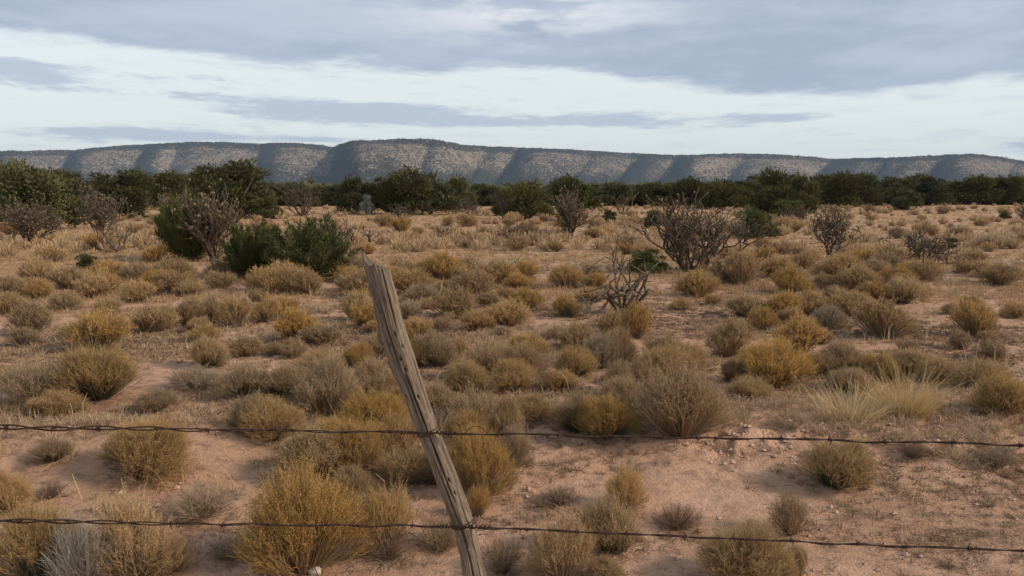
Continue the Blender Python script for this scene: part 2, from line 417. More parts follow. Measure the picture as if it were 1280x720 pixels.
def build_mesa():
    px = np.linspace(-650, 1950, 1300)
    rim, y = mesa_cols(px)
    rv = np.array(RAV, float)
    T = np.concatenate([np.linspace(0, .86, 58), np.linspace(.87, 1.0, 12)])
    rows = []; tints = []
    x = (px - 640) / F * y
    top = EYE + (HORIZON - rim) / F * y
    rng_n = vnoise(px / 7, px * 0, 77) - .5
    for t in T:
        skew = (1 - t) * (-30 + 24 * (vnoise(px / 130, px * 0, 72) - .5))                                # ravines run down and to the left
        q = px - skew + 10 * (vnoise(px / 40, px * 0 + t * 3, 9) - .5)
        k = np.clip(np.searchsorted(rv, q) - 1, 0, len(rv) - 2)
        f = np.clip((q - rv[k]) / (rv[k + 1] - rv[k]), 0, 1); gap = rv[k + 1] - rv[k]
        amp_k = .35 + .75 * np.minimum(np.array([RAV_DARK.get(int(r), .25) for r in rv])[k], 1.2)
        nose = np.sin(np.pi * np.clip(f, 0, 1) ** .72) ** .9 * np.clip(gap / 75, .45, 1.3) * amp_k
        depth = nose * (55 + 170 * (1 - t) ** .6) * (1 - .6 * sstep(t, .8, 1.0))
        micro = 70 * (fbm(q / 19 + t * .8, px * 0 + t * 2.2, 31, 5) - .5) * (1 - t * .55) + 80 * (vnoise(q / 60, px * 0 + t * .6, 37) - .5)
        run = 560 * (1 - t) ** 1.12
        yy = y - run - depth + micro
        zz = top * (t if t < .88 else .88 + (t - .88) * 1.0)
        zz = zz - (1 - nose) * 22 * (t * (1 - t)) * 2 + 3.0 * rng_n * (t > .97)
        xx = x * (yy / y) * 1.0
        rows.append(np.stack([xx, yy, zz], -1))
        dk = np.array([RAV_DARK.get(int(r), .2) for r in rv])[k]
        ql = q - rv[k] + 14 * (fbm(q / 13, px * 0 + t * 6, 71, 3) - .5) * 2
        shady = (1 - sstep(ql, 2 + 6 * dk, 16 + 22 * dk)) * np.minimum(dk, .85) * sstep(q - rv[k], -2, 8)  # shade of the left ravine flanks, painted in as denser scrub
        cov_shade = .68 + .38 * sstep(t, .84, .92) + .62 * (1 - sstep(t + .25 * (fbm(px / 38, px * 0, 73, 3) - .5), .05, .62)) + .75 * shady + .40 * (fbm(q / 45, px * 0 + t * 3, 67, 3) - .5)
        tints.append(cov_shade)
    for back, drop in ((60, 0), (250, -2), (800, -8), (1900, -30)):
        rows.append(np.stack([x * (1 + back / y), y - 90 * .4 * 0 + back, top * 1.0 + drop - 0 * y], -1)); tints.append(np.full(len(px), .8))
    V = np.array(rows); nr, nc = V.shape[:2]
    V[0, :, 2] = -4
    i = np.arange(nr - 1)[:, None] * nc; j = np.arange(nc - 1)[None]
    Q = np.stack([i + j, i + j + 1, i + nc + j + 1, i + nc + j], -1).reshape(-1, 4)
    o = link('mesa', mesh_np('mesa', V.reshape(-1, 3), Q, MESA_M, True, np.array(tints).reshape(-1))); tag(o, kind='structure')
    return V
MESA_V = build_mesa()

def blobs(acc, C, Sx, Sz, rng):
    """low leafy clumps: jittered octahedra"""
    o = np.array([[1, 0, 0], [0, 1, 0], [-1, 0, 0], [0, -1, 0], [0, 0, 1], [0, 0, -.4]], float)
    q = np.array([[0, 1, 4, 4], [1, 2, 4, 4], [2, 3, 4, 4], [3, 0, 4, 4], [1, 0, 5, 5], [2, 1, 5, 5], [3, 2, 5, 5], [0, 3, 5, 5]])[:, :3]
    n = len(C); a = rng.uniform(0, 6.28, n); ca, sa = np.cos(a), np.sin(a)
    v = o[None] * rng.uniform(.75, 1.25, (n, 6, 1))
    vx = v[..., 0] * ca[:, None] - v[..., 1] * sa[:, None]; vy = v[..., 0] * sa[:, None] + v[..., 1] * ca[:, None]
    V = np.stack([vx * Sx[:, None], vy * Sx[:, None], v[..., 2] * Sz[:, None]], -1) + C[:, None]
    acc.add(V, (np.arange(n)[:, None, None] * 6 + q[None]).reshape(-1, 3), np.repeat(rng.uniform(0, 1, n), 6))
def build_mesa_scrub():
    rng = np.random.default_rng(5); acc = Acc()
    nr, nc = MESA_V.shape[:2]
    n = 26000
    r = rng.integers(1, nr - 5, n); c = rng.integers(140, nc - 140, n)
    keep = rng.uniform(0, 1, n) < .35 + .65 * (r > 58) + .3 * (r < 22)
    r, c = r[keep], c[keep]
    f = rng.uniform(0, 1, (len(r), 1)); g = rng.uniform(0, 1, (len(r), 1))
    P = (MESA_V[r, c] * (1 - f) + MESA_V[r + 1, c] * f) * (1 - g) + g * (MESA_V[r, c + 1] * (1 - f) + MESA_V[r + 1, c + 1] * f)
    s = rng.uniform(1.6, 3.6, len(P))
    blobs(acc, P + np.array([0, 0, .8]), s, s * .9, rng)
    rim = MESA_V[nr - 5]; k = rng.integers(140, nc - 140, 2600)
    P = rim[k] + rng.normal(size=(2600, 3)) * np.array([2, 8, .4]) + np.array([0, 8, .3]); s = rng.uniform(1.5, 3.6, 2600)
    blobs(acc, P, s, s * .9, rng)
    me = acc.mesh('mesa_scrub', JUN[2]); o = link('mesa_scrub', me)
    tag(o, 'dark scrub and small trees dotted over the mesa slopes and rim', 'scrub', kind='stuff')
build_mesa_scrub()

# ------------------------------------------------------------------ juniper trees
def crown_mesh(seed, leaves, size, aspect=1.0, ragged=.3, low=.02, fat=1.1, spike=2.0):
    """unit tree: height 1, half width about .5*aspect; foliage in uneven lobes, sky gaps between"""
    rng = np.random.default_rng(seed); acc = Acc()
    L = []
    nl = 26
    for i in range(nl):
        a = rng.uniform(0, 6.28); h = rng.uniform(.10, .84) if i > 8 else rng.uniform(.10, .3)
        rmax = .40 * aspect * math.sqrt(max(.05, 1 - (max(h - .28, 0) / .66) ** 2))
        rr = rmax * rng.uniform(.45, 1.0) if i < 20 else rmax * rng.uniform(0, .5)
        L.append((rr * math.cos(a), rr * math.sin(a), h, fat * rng.uniform(.09, .19) * (1 + ragged * rng.uniform(-.4, .6)), rng.uniform(0, 1)))
    L = np.array(L)
    wgt = L[:, 3] ** 2; idx = rng.choice(nl, leaves, p=wgt / wgt.sum())
    d = unit(rng.normal(size=(leaves, 3)) * np.array([1, 1, .85]) + np.array([0, 0, .25]))
    rad = L[idx, 3] * rng.uniform(.3, 1.0, leaves) ** .45
    # break every lobe into tufts
    tuft = vnoise(d[:, 0] * 3.2 + idx * 7.1, d[:, 1] * 3.2 + d[:, 2] * 4.1, seed)
    rad = rad * (.55 + .9 * tuft)
    C = L[idx, :3] + d * rad[:, None]
    C[:, 2] = np.maximum(C[:, 2], low + rng.uniform(0, .03, leaves))
    s = size * rng.uniform(.6, 1.35, leaves)
    tint = np.clip(.25 + .45 * L[idx, 4] + .35 * (tuft - .5) + rng.normal(0, .15, leaves), 0, 1)
    out = unit(d + np.array([0, 0, .7]) + rng.normal(size=d.shape) * .35)
    P2 = C + out * (s * spike)[:, None]; s = s * (2.0 / spike) ** .6
    ribbons(acc, C, (C + P2) / 2 + rng.normal(size=C.shape) * (s * .3)[:, None], P2, s, tint, rng, seg=1, taper=.6)
    V = acc.V[0]; w = np.percentile(np.abs(V[:, :2]), 98.5) * 2; h = np.percentile(V[:, 2], 99.6)
    k = np.array([aspect / w, aspect / w, 1 / h]); acc.V[0] = V * k; L[:, :3] *= k
    return acc.mesh('crown', JUN[0]), L
def plume_mesh(seed, leaves, size, aspect, n=44, top=1.0):
    """unit juniper bush: ragged upward sprays from a low foot"""
    rng = np.random.default_rng(seed); acc = Acc()
    a = rng.uniform(0, 6.28, n); q = np.sqrt(rng.uniform(.02, 1, n))
    tip = np.stack([np.cos(a) * q * .5 * aspect, np.sin(a) * q * .5 * aspect, np.sqrt(np.maximum(1 - (q * .86) ** 2.4, .06)) * rng.uniform(.55, 1.0, n)], 1)
    b0 = np.stack([np.cos(a) * q * .17 * aspect, np.sin(a) * q * .17 * aspect, rng.uniform(0, .12, n)], 1)
    ln = np.linalg.norm(tip - b0, axis=1); k = rng.choice(n, leaves, p=ln / ln.sum())
    s = rng.uniform(.02, 1, leaves) ** .8; ax = unit(tip - b0)[k]
    wid = (.085 * (1 - s) ** .6 + .014) * rng.uniform(.7, 1.3, n)[k]
    off = unit(rng.normal(size=(leaves, 3))) * (wid * rng.uniform(.2, 1.15, leaves))[:, None]
    C = b0[k] + (tip - b0)[k] * s[:, None] + off; C[:, 2] = np.maximum(C[:, 2], rng.uniform(0, .04, leaves))
    sz = size * rng.uniform(.6, 1.3, leaves)
    d = unit(ax * .9 + unit(off) * .7 + rng.normal(size=off.shape) * .25 + np.array([0, 0, .2]))
    P2 = C + d * (sz * 3.6)[:, None]
    tint = np.clip(rng.uniform(0, 1, n)[k] * .6 + .25 * s + rng.normal(size=leaves) * .13, 0, 1)
    ribbons(acc, C, (C + P2) / 2 + rng.normal(size=C.shape) * (sz * .3)[:, None], P2, sz * .75, tint, rng, seg=1, taper=.6)
    V = acc.V[0]; w = np.percentile(np.abs(V[:, :2]), 98.5) * 2; h = np.percentile(V[:, 2], 99.7)
    kk = np.array([aspect / w, aspect / w, 1 / h]); acc.V[0] = V * kk
    return acc.mesh('crown', JUN[0]), np.concatenate([tip * .8 * kk, np.zeros((n, 2))], 1)
def trunk_mesh(seed, L):
    rng = np.random.default_rng(seed + 999); acc = Acc()
    order = rng.permutation(len(L))[:11]
    for k in order:
        e = L[k, :3]; b = np.array([rng.uniform(-.03, .03), rng.uniform(-.03, .03), -.03])
        m = np.array([e[0] * .35, e[1] * .35, e[2] * .5]) + rng.normal(size=3) * .03
        s = np.linspace(0, 1, 6)[:, None]
        tube(acc, (1 - s) ** 2 * b + 2 * s * (1 - s) * m + s * s * e, np.linspace(.032, .007, 6), 5, rng.uniform(0, 1))
    return acc.mesh('trunk', BARK, True)
TREES = []
for k in range(7):
    cm, L = crown_mesh(100 + k, 9500, .023, (1.0, 1.15, .9, 1.3, 1.05, .8, 1.2)[k], .3)
    TREES.append((cm, trunk_mesh(100 + k, L)))
NEAR_TREES = []
for k in range(3):
    cm, L = plume_mesh(200 + k, 26000, .013, (1.0, 1.25, 1.35)[k], (74, 92, 84)[k])
    NEAR_TREES.append((cm, trunk_mesh(200 + k, L)))
trng = random.Random(8)
AUTO = []
def tree(px, base, w, top, label, mat=0, variant=None, pool=None, group=None, push=.3, name='juniper_tree', cat='tree'):
    """a tree whose foot stands at photo point (px, base), w pixels across, its top at photo row top"""
    pool = pool or TREES
    g = ground(px, base); dep = math.hypot(g[1], 0)
    wm = w * dep / F; g = g + np.array([g[0], g[1], 0]) / dep * wm * push; dep2 = g[1]
    g[2] = float(height(g[0], g[1]))
    hm = EYE + (HORIZON - top) / F * dep2 - g[2]
    k = trng.randrange(len(pool)) if variant is None else variant % len(pool)
    cm, tm = pool[k]
    asp = {id(TREES): (1.0, 1.15, .9, 1.3, 1.05, .8, 1.2), id(NEAR_TREES): (1.0, 1.25, 1.35)}[id(pool)][k]
    sx = wm / asp
    o = empty(name, (g[0], g[1], g[2]), trng.uniform(0, 6.28), (sx, sx, hm))
    link('crown', cm, o, JUN[mat]); link('trunk', tm, o)
    return tag(o, label, cat, group)
GT = 'junipers of the treeline'
for a in [
    (45, 288, 118, 205, 'broad tall juniper standing behind the bushy cholla at the left edge', 0, 1),
    (-8, 276, 60, 222, 'juniper cut off by the left edge of the picture beside the broad one', 2, 0),
    (92, 264, 52, 213, 'dark juniper top peeping between the two broad left junipers', 2, 4),
    (136, 275, 92, 214, 'dense round juniper behind the antler topped cholla', 0, 4),
    (204, 262, 62, 216, 'rounded juniper behind the cholla at the left gap of the treeline', 0, 0),
    (292, 274, 98, 204, 'tall wide juniper rising behind the pale-limbed cholla clump', 1, 3),
    (262, 262, 50, 216, 'mid height juniper tucked left of the tall wide one', 2, 4),
    (335, 274, 34, 246, 'low yellow-green juniper at the foot of the tall wide one', 1, 6),
    (350, 257, 40, 231, 'low dark juniper left of the bare grey bush', 2, 3),
    (398, 258, 60, 233, 'low juniper right of the bare grey bush under the dark ravine', 0, 3),
    (446, 268, 54, 222, 'dark juniper at the left end of the middle clump under the bluff', 2, 0),
    (484, 268, 64, 219, 'full green juniper behind the small silvery shrub', 0, 4),
    (536, 269, 80, 213, 'tallest juniper of the middle clump under the bluff', 0, 4),
    (575, 264, 54, 222, 'juniper at the right end of the middle clump', 1, 0),
    (604, 258, 46, 231, 'low juniper in the dip right of the middle clump', 2, 3),
    (632, 270, 34, 236, 'small yellow-green juniper with dark limbs left of the round juniper', 1, 5),
    (663, 275, 58, 228, 'rounded olive juniper left of the upright bushy cholla', 1, 1),
    (718, 266, 66, 222, 'round dark juniper just behind the upright bushy cholla', 2, 4),
    (762, 279, 19, 262, 'little round juniper bush alone between two chollas', 4, 0),
    (770, 257, 50, 230, 'olive juniper right of the round dark one', 1, 0),
    (815, 288, 30, 262, 'small dark juniper showing through the big cholla on its left side', 4, 4),
    (815, 258, 58, 229, 'juniper above the left arms of the big cholla', 0, 3),
    (868, 259, 62, 224, 'juniper above the middle of the big cholla', 2, 4),
    (908, 262, 66, 226, 'olive juniper above the right arms of the big cholla', 1, 1),
    (944, 299, 52, 260, 'bushy low juniper behind the small forked cholla', 4, 1),
    (975, 268, 62, 213, 'tall loose juniper breaking the skyline right of the big cholla', 1, 2),
    (1002, 268, 44, 220, 'brownish juniper leaning against the tall loose one', 1, 0),
    (985, 274, 36, 250, 'low green juniper at the foot of the tall loose one', 4, 3),
    (1045, 259, 60, 217, 'dark juniper above the stalky cholla at the right', 2, 4),
    (1085, 258, 54, 219, 'juniper right of the stalky cholla in the unbroken treeline', 0, 0),
    (1135, 263, 36, 237, 'low conical juniper standing forward of the right treeline', 2, 2),
    (1120, 257, 50, 222, 'juniper behind the low conical one', 2, 3),
    (1165, 257, 54, 222, 'juniper right of the low conical one', 0, 4),
    (1215, 256, 56, 222, 'juniper behind the pale rise of the right treeline', 2, 1),
    (1262, 256, 52, 223, 'juniper at the right end of the treeline', 0, 4),
    (1188, 311, 18, 297, 'knee high green juniper seedling beside the sprawling cholla', 4, 3),
    (1256, 274, 15, 263, 'tiny green juniper bush on the grassy right flat', 4, 1),
]:
    px, base, w, top, lab, mt, va = a
    tree(px, base, w, top, lab, mt, va, group=GT)
tree(459, 269, 18, 244, 'small silvery grey-green shrub standing before the middle juniper clump', 3, 2, name='silver_shrub', cat='shrub')
tree(110, 337, 30, 317, 'small dark olive round shrub alone on the left grass', 1, 1, name='dark_shrub', cat='shrub')
tree(318, 349, 66, 279, 'lean green juniper bush at the left of the low pair', 4, 0, NEAR_TREES, group='low pair of junipers', push=.2)
tree(385, 351, 108, 272, 'wide green juniper bush behind the leaning post top', 4, 1, NEAR_TREES, group='low pair of junipers', push=.2)
tree(236, 327, 64, 246, 'upright green juniper sharing its foot with the large grey cholla', 4, 0, NEAR_TREES, push=.2)
tree(808, 343, 50, 312, 'low dark green juniper bush between the two dead looking chollas', 4, 1, push=.2)
# the continuous treeline behind
top_px = [(-200, 222), (0, 214), (160, 219), (240, 220), (300, 216), (345, 230), (410, 234), (440, 225), (540, 222), (590, 229), (640, 232), (720, 228), (800, 232), (880, 227), (960, 222), (1100, 221), (1280, 223), (1500, 222)]
ZT = [(-120, 200, 'dark juniper filling the treeline behind the broad left junipers'), (200, 440, 'far juniper in the treeline below the left mesa'),
      (440, 640, 'far juniper in the treeline below the highest bluff'), (640, 900, 'far juniper in the treeline behind the big cholla'),
      (900, 1120, 'far juniper in the dark unbroken treeline behind the stalky cholla'), (1120, 1420, 'far juniper in the dark unbroken treeline at the right end')]
for x0, x1, lab in ZT:
    n = int((x1 - x0) / 11)
    for i in range(n):
        px = x0 + (i + trng.uniform(.1, .9)) * (x1 - x0) / n
        base = trng.uniform(250.5, 258)
        tp = np.interp(px, [a for a, _ in top_px], [b for _, b in top_px]) + trng.uniform(-3, 13)
        to = tree(px, base, trng.uniform(34, 58) * (base - 238) / 16, tp, lab, (mt := trng.choice([0, 0, 2, 2, 1])), group=GT)
        AUTO.append((to, 'tree', px, F * EYE / (base - HORIZON), (0, mt)))
def far_woods():
    rng = np.random.default_rng(12); acc = Acc(); C = []; SX = []
    n = 5200
    d = 190 * (2700 / 190) ** rng.uniform(0, 1, n); a = rng.uniform(-.78, .78, n)
    for k in range(n):
        m = 7 if d[k] < 600 else 3
        s = rng.uniform(1.4, 2.2)
        for q in range(m):
            C.append((math.sin(a[k]) * d[k] + rng.normal() * s * .7, math.cos(a[k]) * d[k] + rng.normal() * s * .7, abs(rng.normal()) * s * .5 + .7)); SX.append(s * rng.uniform(.5, .8))
    SX = np.array(SX); blobs(acc, np.array(C), SX, SX * .95, rng)
    o = link('far_woodland', acc.mesh('far_woodland', JUN[2]))
    tag(o, 'distant juniper woodland stretching from the treeline to the mesa foot', 'woodland', kind='stuff')
far_woods()

# ------------------------------------------------------------------ rabbitbrush shrubs
def shrub_mesh(seed, n, lod, spread=1.0, ragged=.12):
    """unit shrub: height 1, radius about .62; broom stems fanning out of a small foot, fuzzy heads on top"""
    rng = np.random.default_rng(seed); st = Acc(); hd = Acc()
    sw, hw, nb, ns = ((.0070, .0050, 5, 6), (.013, .010, 4, 4), (.024, .018, 2, 3))[lod]
    a = rng.uniform(0, 2 * np.pi, n); q = np.sqrt(rng.uniform(0, 1, n))
    lob = .72 + .5 * vnoise(np.cos(a) * 1.7 + seed * 3.3, np.sin(a) * 1.7, seed)
    rr = .60 * q * lob * spread
    shell = rng.uniform(.72, 1.0, n) ** .6 * (1 + ragged * rng.normal(size=n))
    clump = .72 + .46 * vnoise(rr * np.cos(a) * 5.5 + seed, rr * np.sin(a) * 5.5, seed + 3)
    tz = np.clip(np.sqrt(np.maximum(1 - (rr / (.66 * spread)) ** 2, .06)) * shell * clump, .12, 1.12)
    tip = np.stack([rr * np.cos(a), rr * np.sin(a), tz], 1) + rng.normal(size=(n, 3)) * .02
    tip[:, :2] += rng.normal(size=2) * .10 * tz[:, None]
    b0 = np.stack([np.cos(a) * q, np.sin(a) * q, np.zeros(n)], 1) * .15 * spread * rng.uniform(.4, 1, (n, 1)); b0[:, 2] = -.03
    mid = b0 * .45 + tip * .55; mid[:, :2] = b0[:, :2] * .5 + tip[:, :2] * (.5 + .12 * rng.normal(size=(n, 1))); mid[:, 2] = tip[:, 2] * .45
    cut = .86
    P2 = b0 + (tip - b0) * cut + (mid - (b0 + tip) / 2) * .3
    ribbons(st, b0, mid, P2, sw * rng.uniform(.7, 1.3, n), rng.uniform(0, 1, n) * .75, rng, seg=3, taper=.5)
    d = unit(tip - mid)
    ht = np.clip(.35 + .5 * (vnoise(tip[:, 0] * 4 + seed, tip[:, 1] * 4, seed + 9) - .5) + .25 * rng.normal(size=n), 0, 1)
    for _ in range(nb):
        s0 = rng.uniform(.55, .98, n)[:, None]
        o = (1 - s0) ** 2 * b0 + 2 * s0 * (1 - s0) * mid + s0 ** 2 * P2
        e = o + unit(d + rng.normal(size=(n, 3)) * .30 + np.array([0, 0, .12])) * (rng.uniform(.10, .22, n))[:, None]
        lowm = o[:, 2] < .42
        ribbons(st if lod < 2 and _ == 0 else hd, o, (o + e) / 2 + rng.normal(size=(n, 3)) * .012, e, hw, np.clip(ht + rng.normal(size=n) * .15, 0, 1), rng, seg=1, taper=.4)
        for _k in range(ns):
            c = o + (e - o) * rng.uniform(.45, 1.08, (n, 1)) + rng.normal(size=(n, 3)) * .012
            keep = c[:, 2] > .30 + .25 * rng.uniform(0, 1, n)
            flecks(hd, c[keep], hw * rng.uniform(1.0, 2.3, keep.sum()), np.clip(ht[keep] + rng.normal(size=keep.sum()) * .2, 0, 1), rng, .7)
    V = np.concatenate(hd.V); w = np.percentile(np.abs(V[:, :2]), 97.5) * 2; h = np.percentile(V[:, 2], 99.3)
    for ac in (st, hd): ac.V = [v * np.array([1 / w, 1 / w, 1 / h]) for v in ac.V]
    return st.mesh('stems', STEM['G']), hd.mesh('flower_heads', HEAD['G'])
def bare_mesh(seed, n, lod=0):
    """a shrub of bare dead stems"""
    rng = np.random.default_rng(seed); st = Acc(); tw = Acc()
    a = rng.uniform(0, 2 * np.pi, n); q = rng.uniform(0, 1, n) ** .6; rr = .55 * q
    tip = np.stack([rr * np.cos(a), rr * np.sin(a), np.sqrt(1 - (q * .8) ** 2) * rng.uniform(.6, 1.05, n)], 1)
    b0 = tip * np.array([.22, .22, 0]); b0[:, 2] = -.02
    mid = b0 * .4 + tip * .6 + rng.normal(size=(n, 3)) * .035; mid[:, 2] *= .8
    sw = (.010, .018, .03)[lod]
    ribbons(st, b0, mid, tip, sw, rng.uniform(0, 1, n), rng, seg=3, taper=.6)
    for _ in range(3):
        s0 = rng.uniform(.4, .95, n)[:, None]; o = (1 - s0) ** 2 * b0 + 2 * s0 * (1 - s0) * mid + s0 ** 2 * tip
        e = o + unit(unit(tip - mid) + rng.normal(size=(n, 3)) * .55) * rng.uniform(.08, .22, n)[:, None]
        ribbons(tw, o, (o + e) / 2 + rng.normal(size=(n, 3)) * .015, e, sw * .7, rng.uniform(0, 1, n), rng, seg=1, taper=.5)
    for ac in (st, tw): ac.V = [v * np.array([.9, .9, 1]) for v in ac.V]
    return st.mesh('stems', STEM['W']), tw.mesh('twigs', STEM['W'])
SH = [[shrub_mesh(300 + k, 1150, 0, (1.0, 1.1, .92, 1.0, 1.12, 1.0, .95)[k], (.10, .16, .12, .2, .1, .14, .08)[k]) for k in range(7)],
      [shrub_mesh(330 + k, 460, 1, (1.0, 1.1, 1.0, 1.15, .95, 1.05)[k], .11) for k in range(6)],
      [shrub_mesh(360 + k, 240, 2, (1.0, 1.1, 1.05, .95, 1.15, 1.0)[k], .08) for k in range(6)]]
SPARSE = [shrub_mesh(380 + k, 560, 0, .95, .2) for k in range(3)]
BARE = [[bare_mesh(400 + k, 330, 0) for k in range(2)], [bare_mesh(410 + k, 240, 1) for k in range(2)], [bare_mesh(420, 130, 2)]]
srng = random.Random(21)
GS = 'rabbitbrush shrubs scattered over the rangeland'
KIND = {'G': ('G', 'G'), 'T': ('T', 'T'), 'Y': ('Y', 'Y'), 'D': ('G', 'D'), 'B': ('G', 'T'), 'H': ('T', 'Y'), 'P': ('T', 'D')}
PLACED = []
def shrub(px, base, w, h, kind, label, group=GS, lean=(0, 0), lod=None, auto=None):
    g = ground(px, base); dep = g[1]; wm = w * dep / F; hm = h * dep / F
    g = g + np.array([g[0], g[1], 0]) / dep * wm * .3; g[2] = float(height(g[0], g[1]))
    hm *= (dep + wm * .3) / dep
    PLACED.append((g[0], g[1], wm / 2))
    lod = (0 if dep < 8 else 1 if dep < 16 else 2) if lod is None else lod
    if kind in 'WRS':
        a, b = srng.choice(BARE[lod]); name, cat = 'dead_shrub', 'shrub'
        sa = sb = {'W': STEM['W'], 'R': RED_M, 'S': STEM['T']}[kind]; names = ('stems', 'twigs')
    else:
        a, b = srng.choice(SPARSE if lod == 0 and any(q in label for q in ('thin', 'tiny', 'narrow', 'ragged', 'loose', 'olive', 'pale')) else SH[lod]); name, cat = 'rabbitbrush_shrub', 'shrub'
        hk, sk = KIND[kind]; sa, sb = STEM[sk], HEAD[hk]; names = ('stems', 'flower_heads')
    o = empty(name, tuple(g), srng.uniform(0, 6.28), (wm * (1.08, .97, .94)[lod], wm * (1.08, .97, .94)[lod], hm * (1.06, 1.04, 1.04)[lod]))
    o.rotation_euler = (R(lean[1]), R(lean[0]), 0) if lean != (0, 0) else (srng.gauss(0, .06), srng.gauss(0, .06), o.rotation_euler[2])
    link(names[0], a, o, sa); link(names[1], b, o, sb)
    if auto: AUTO.append((o, auto, px, dep, (wm, kind)))
    return tag(o, label, cat, group)

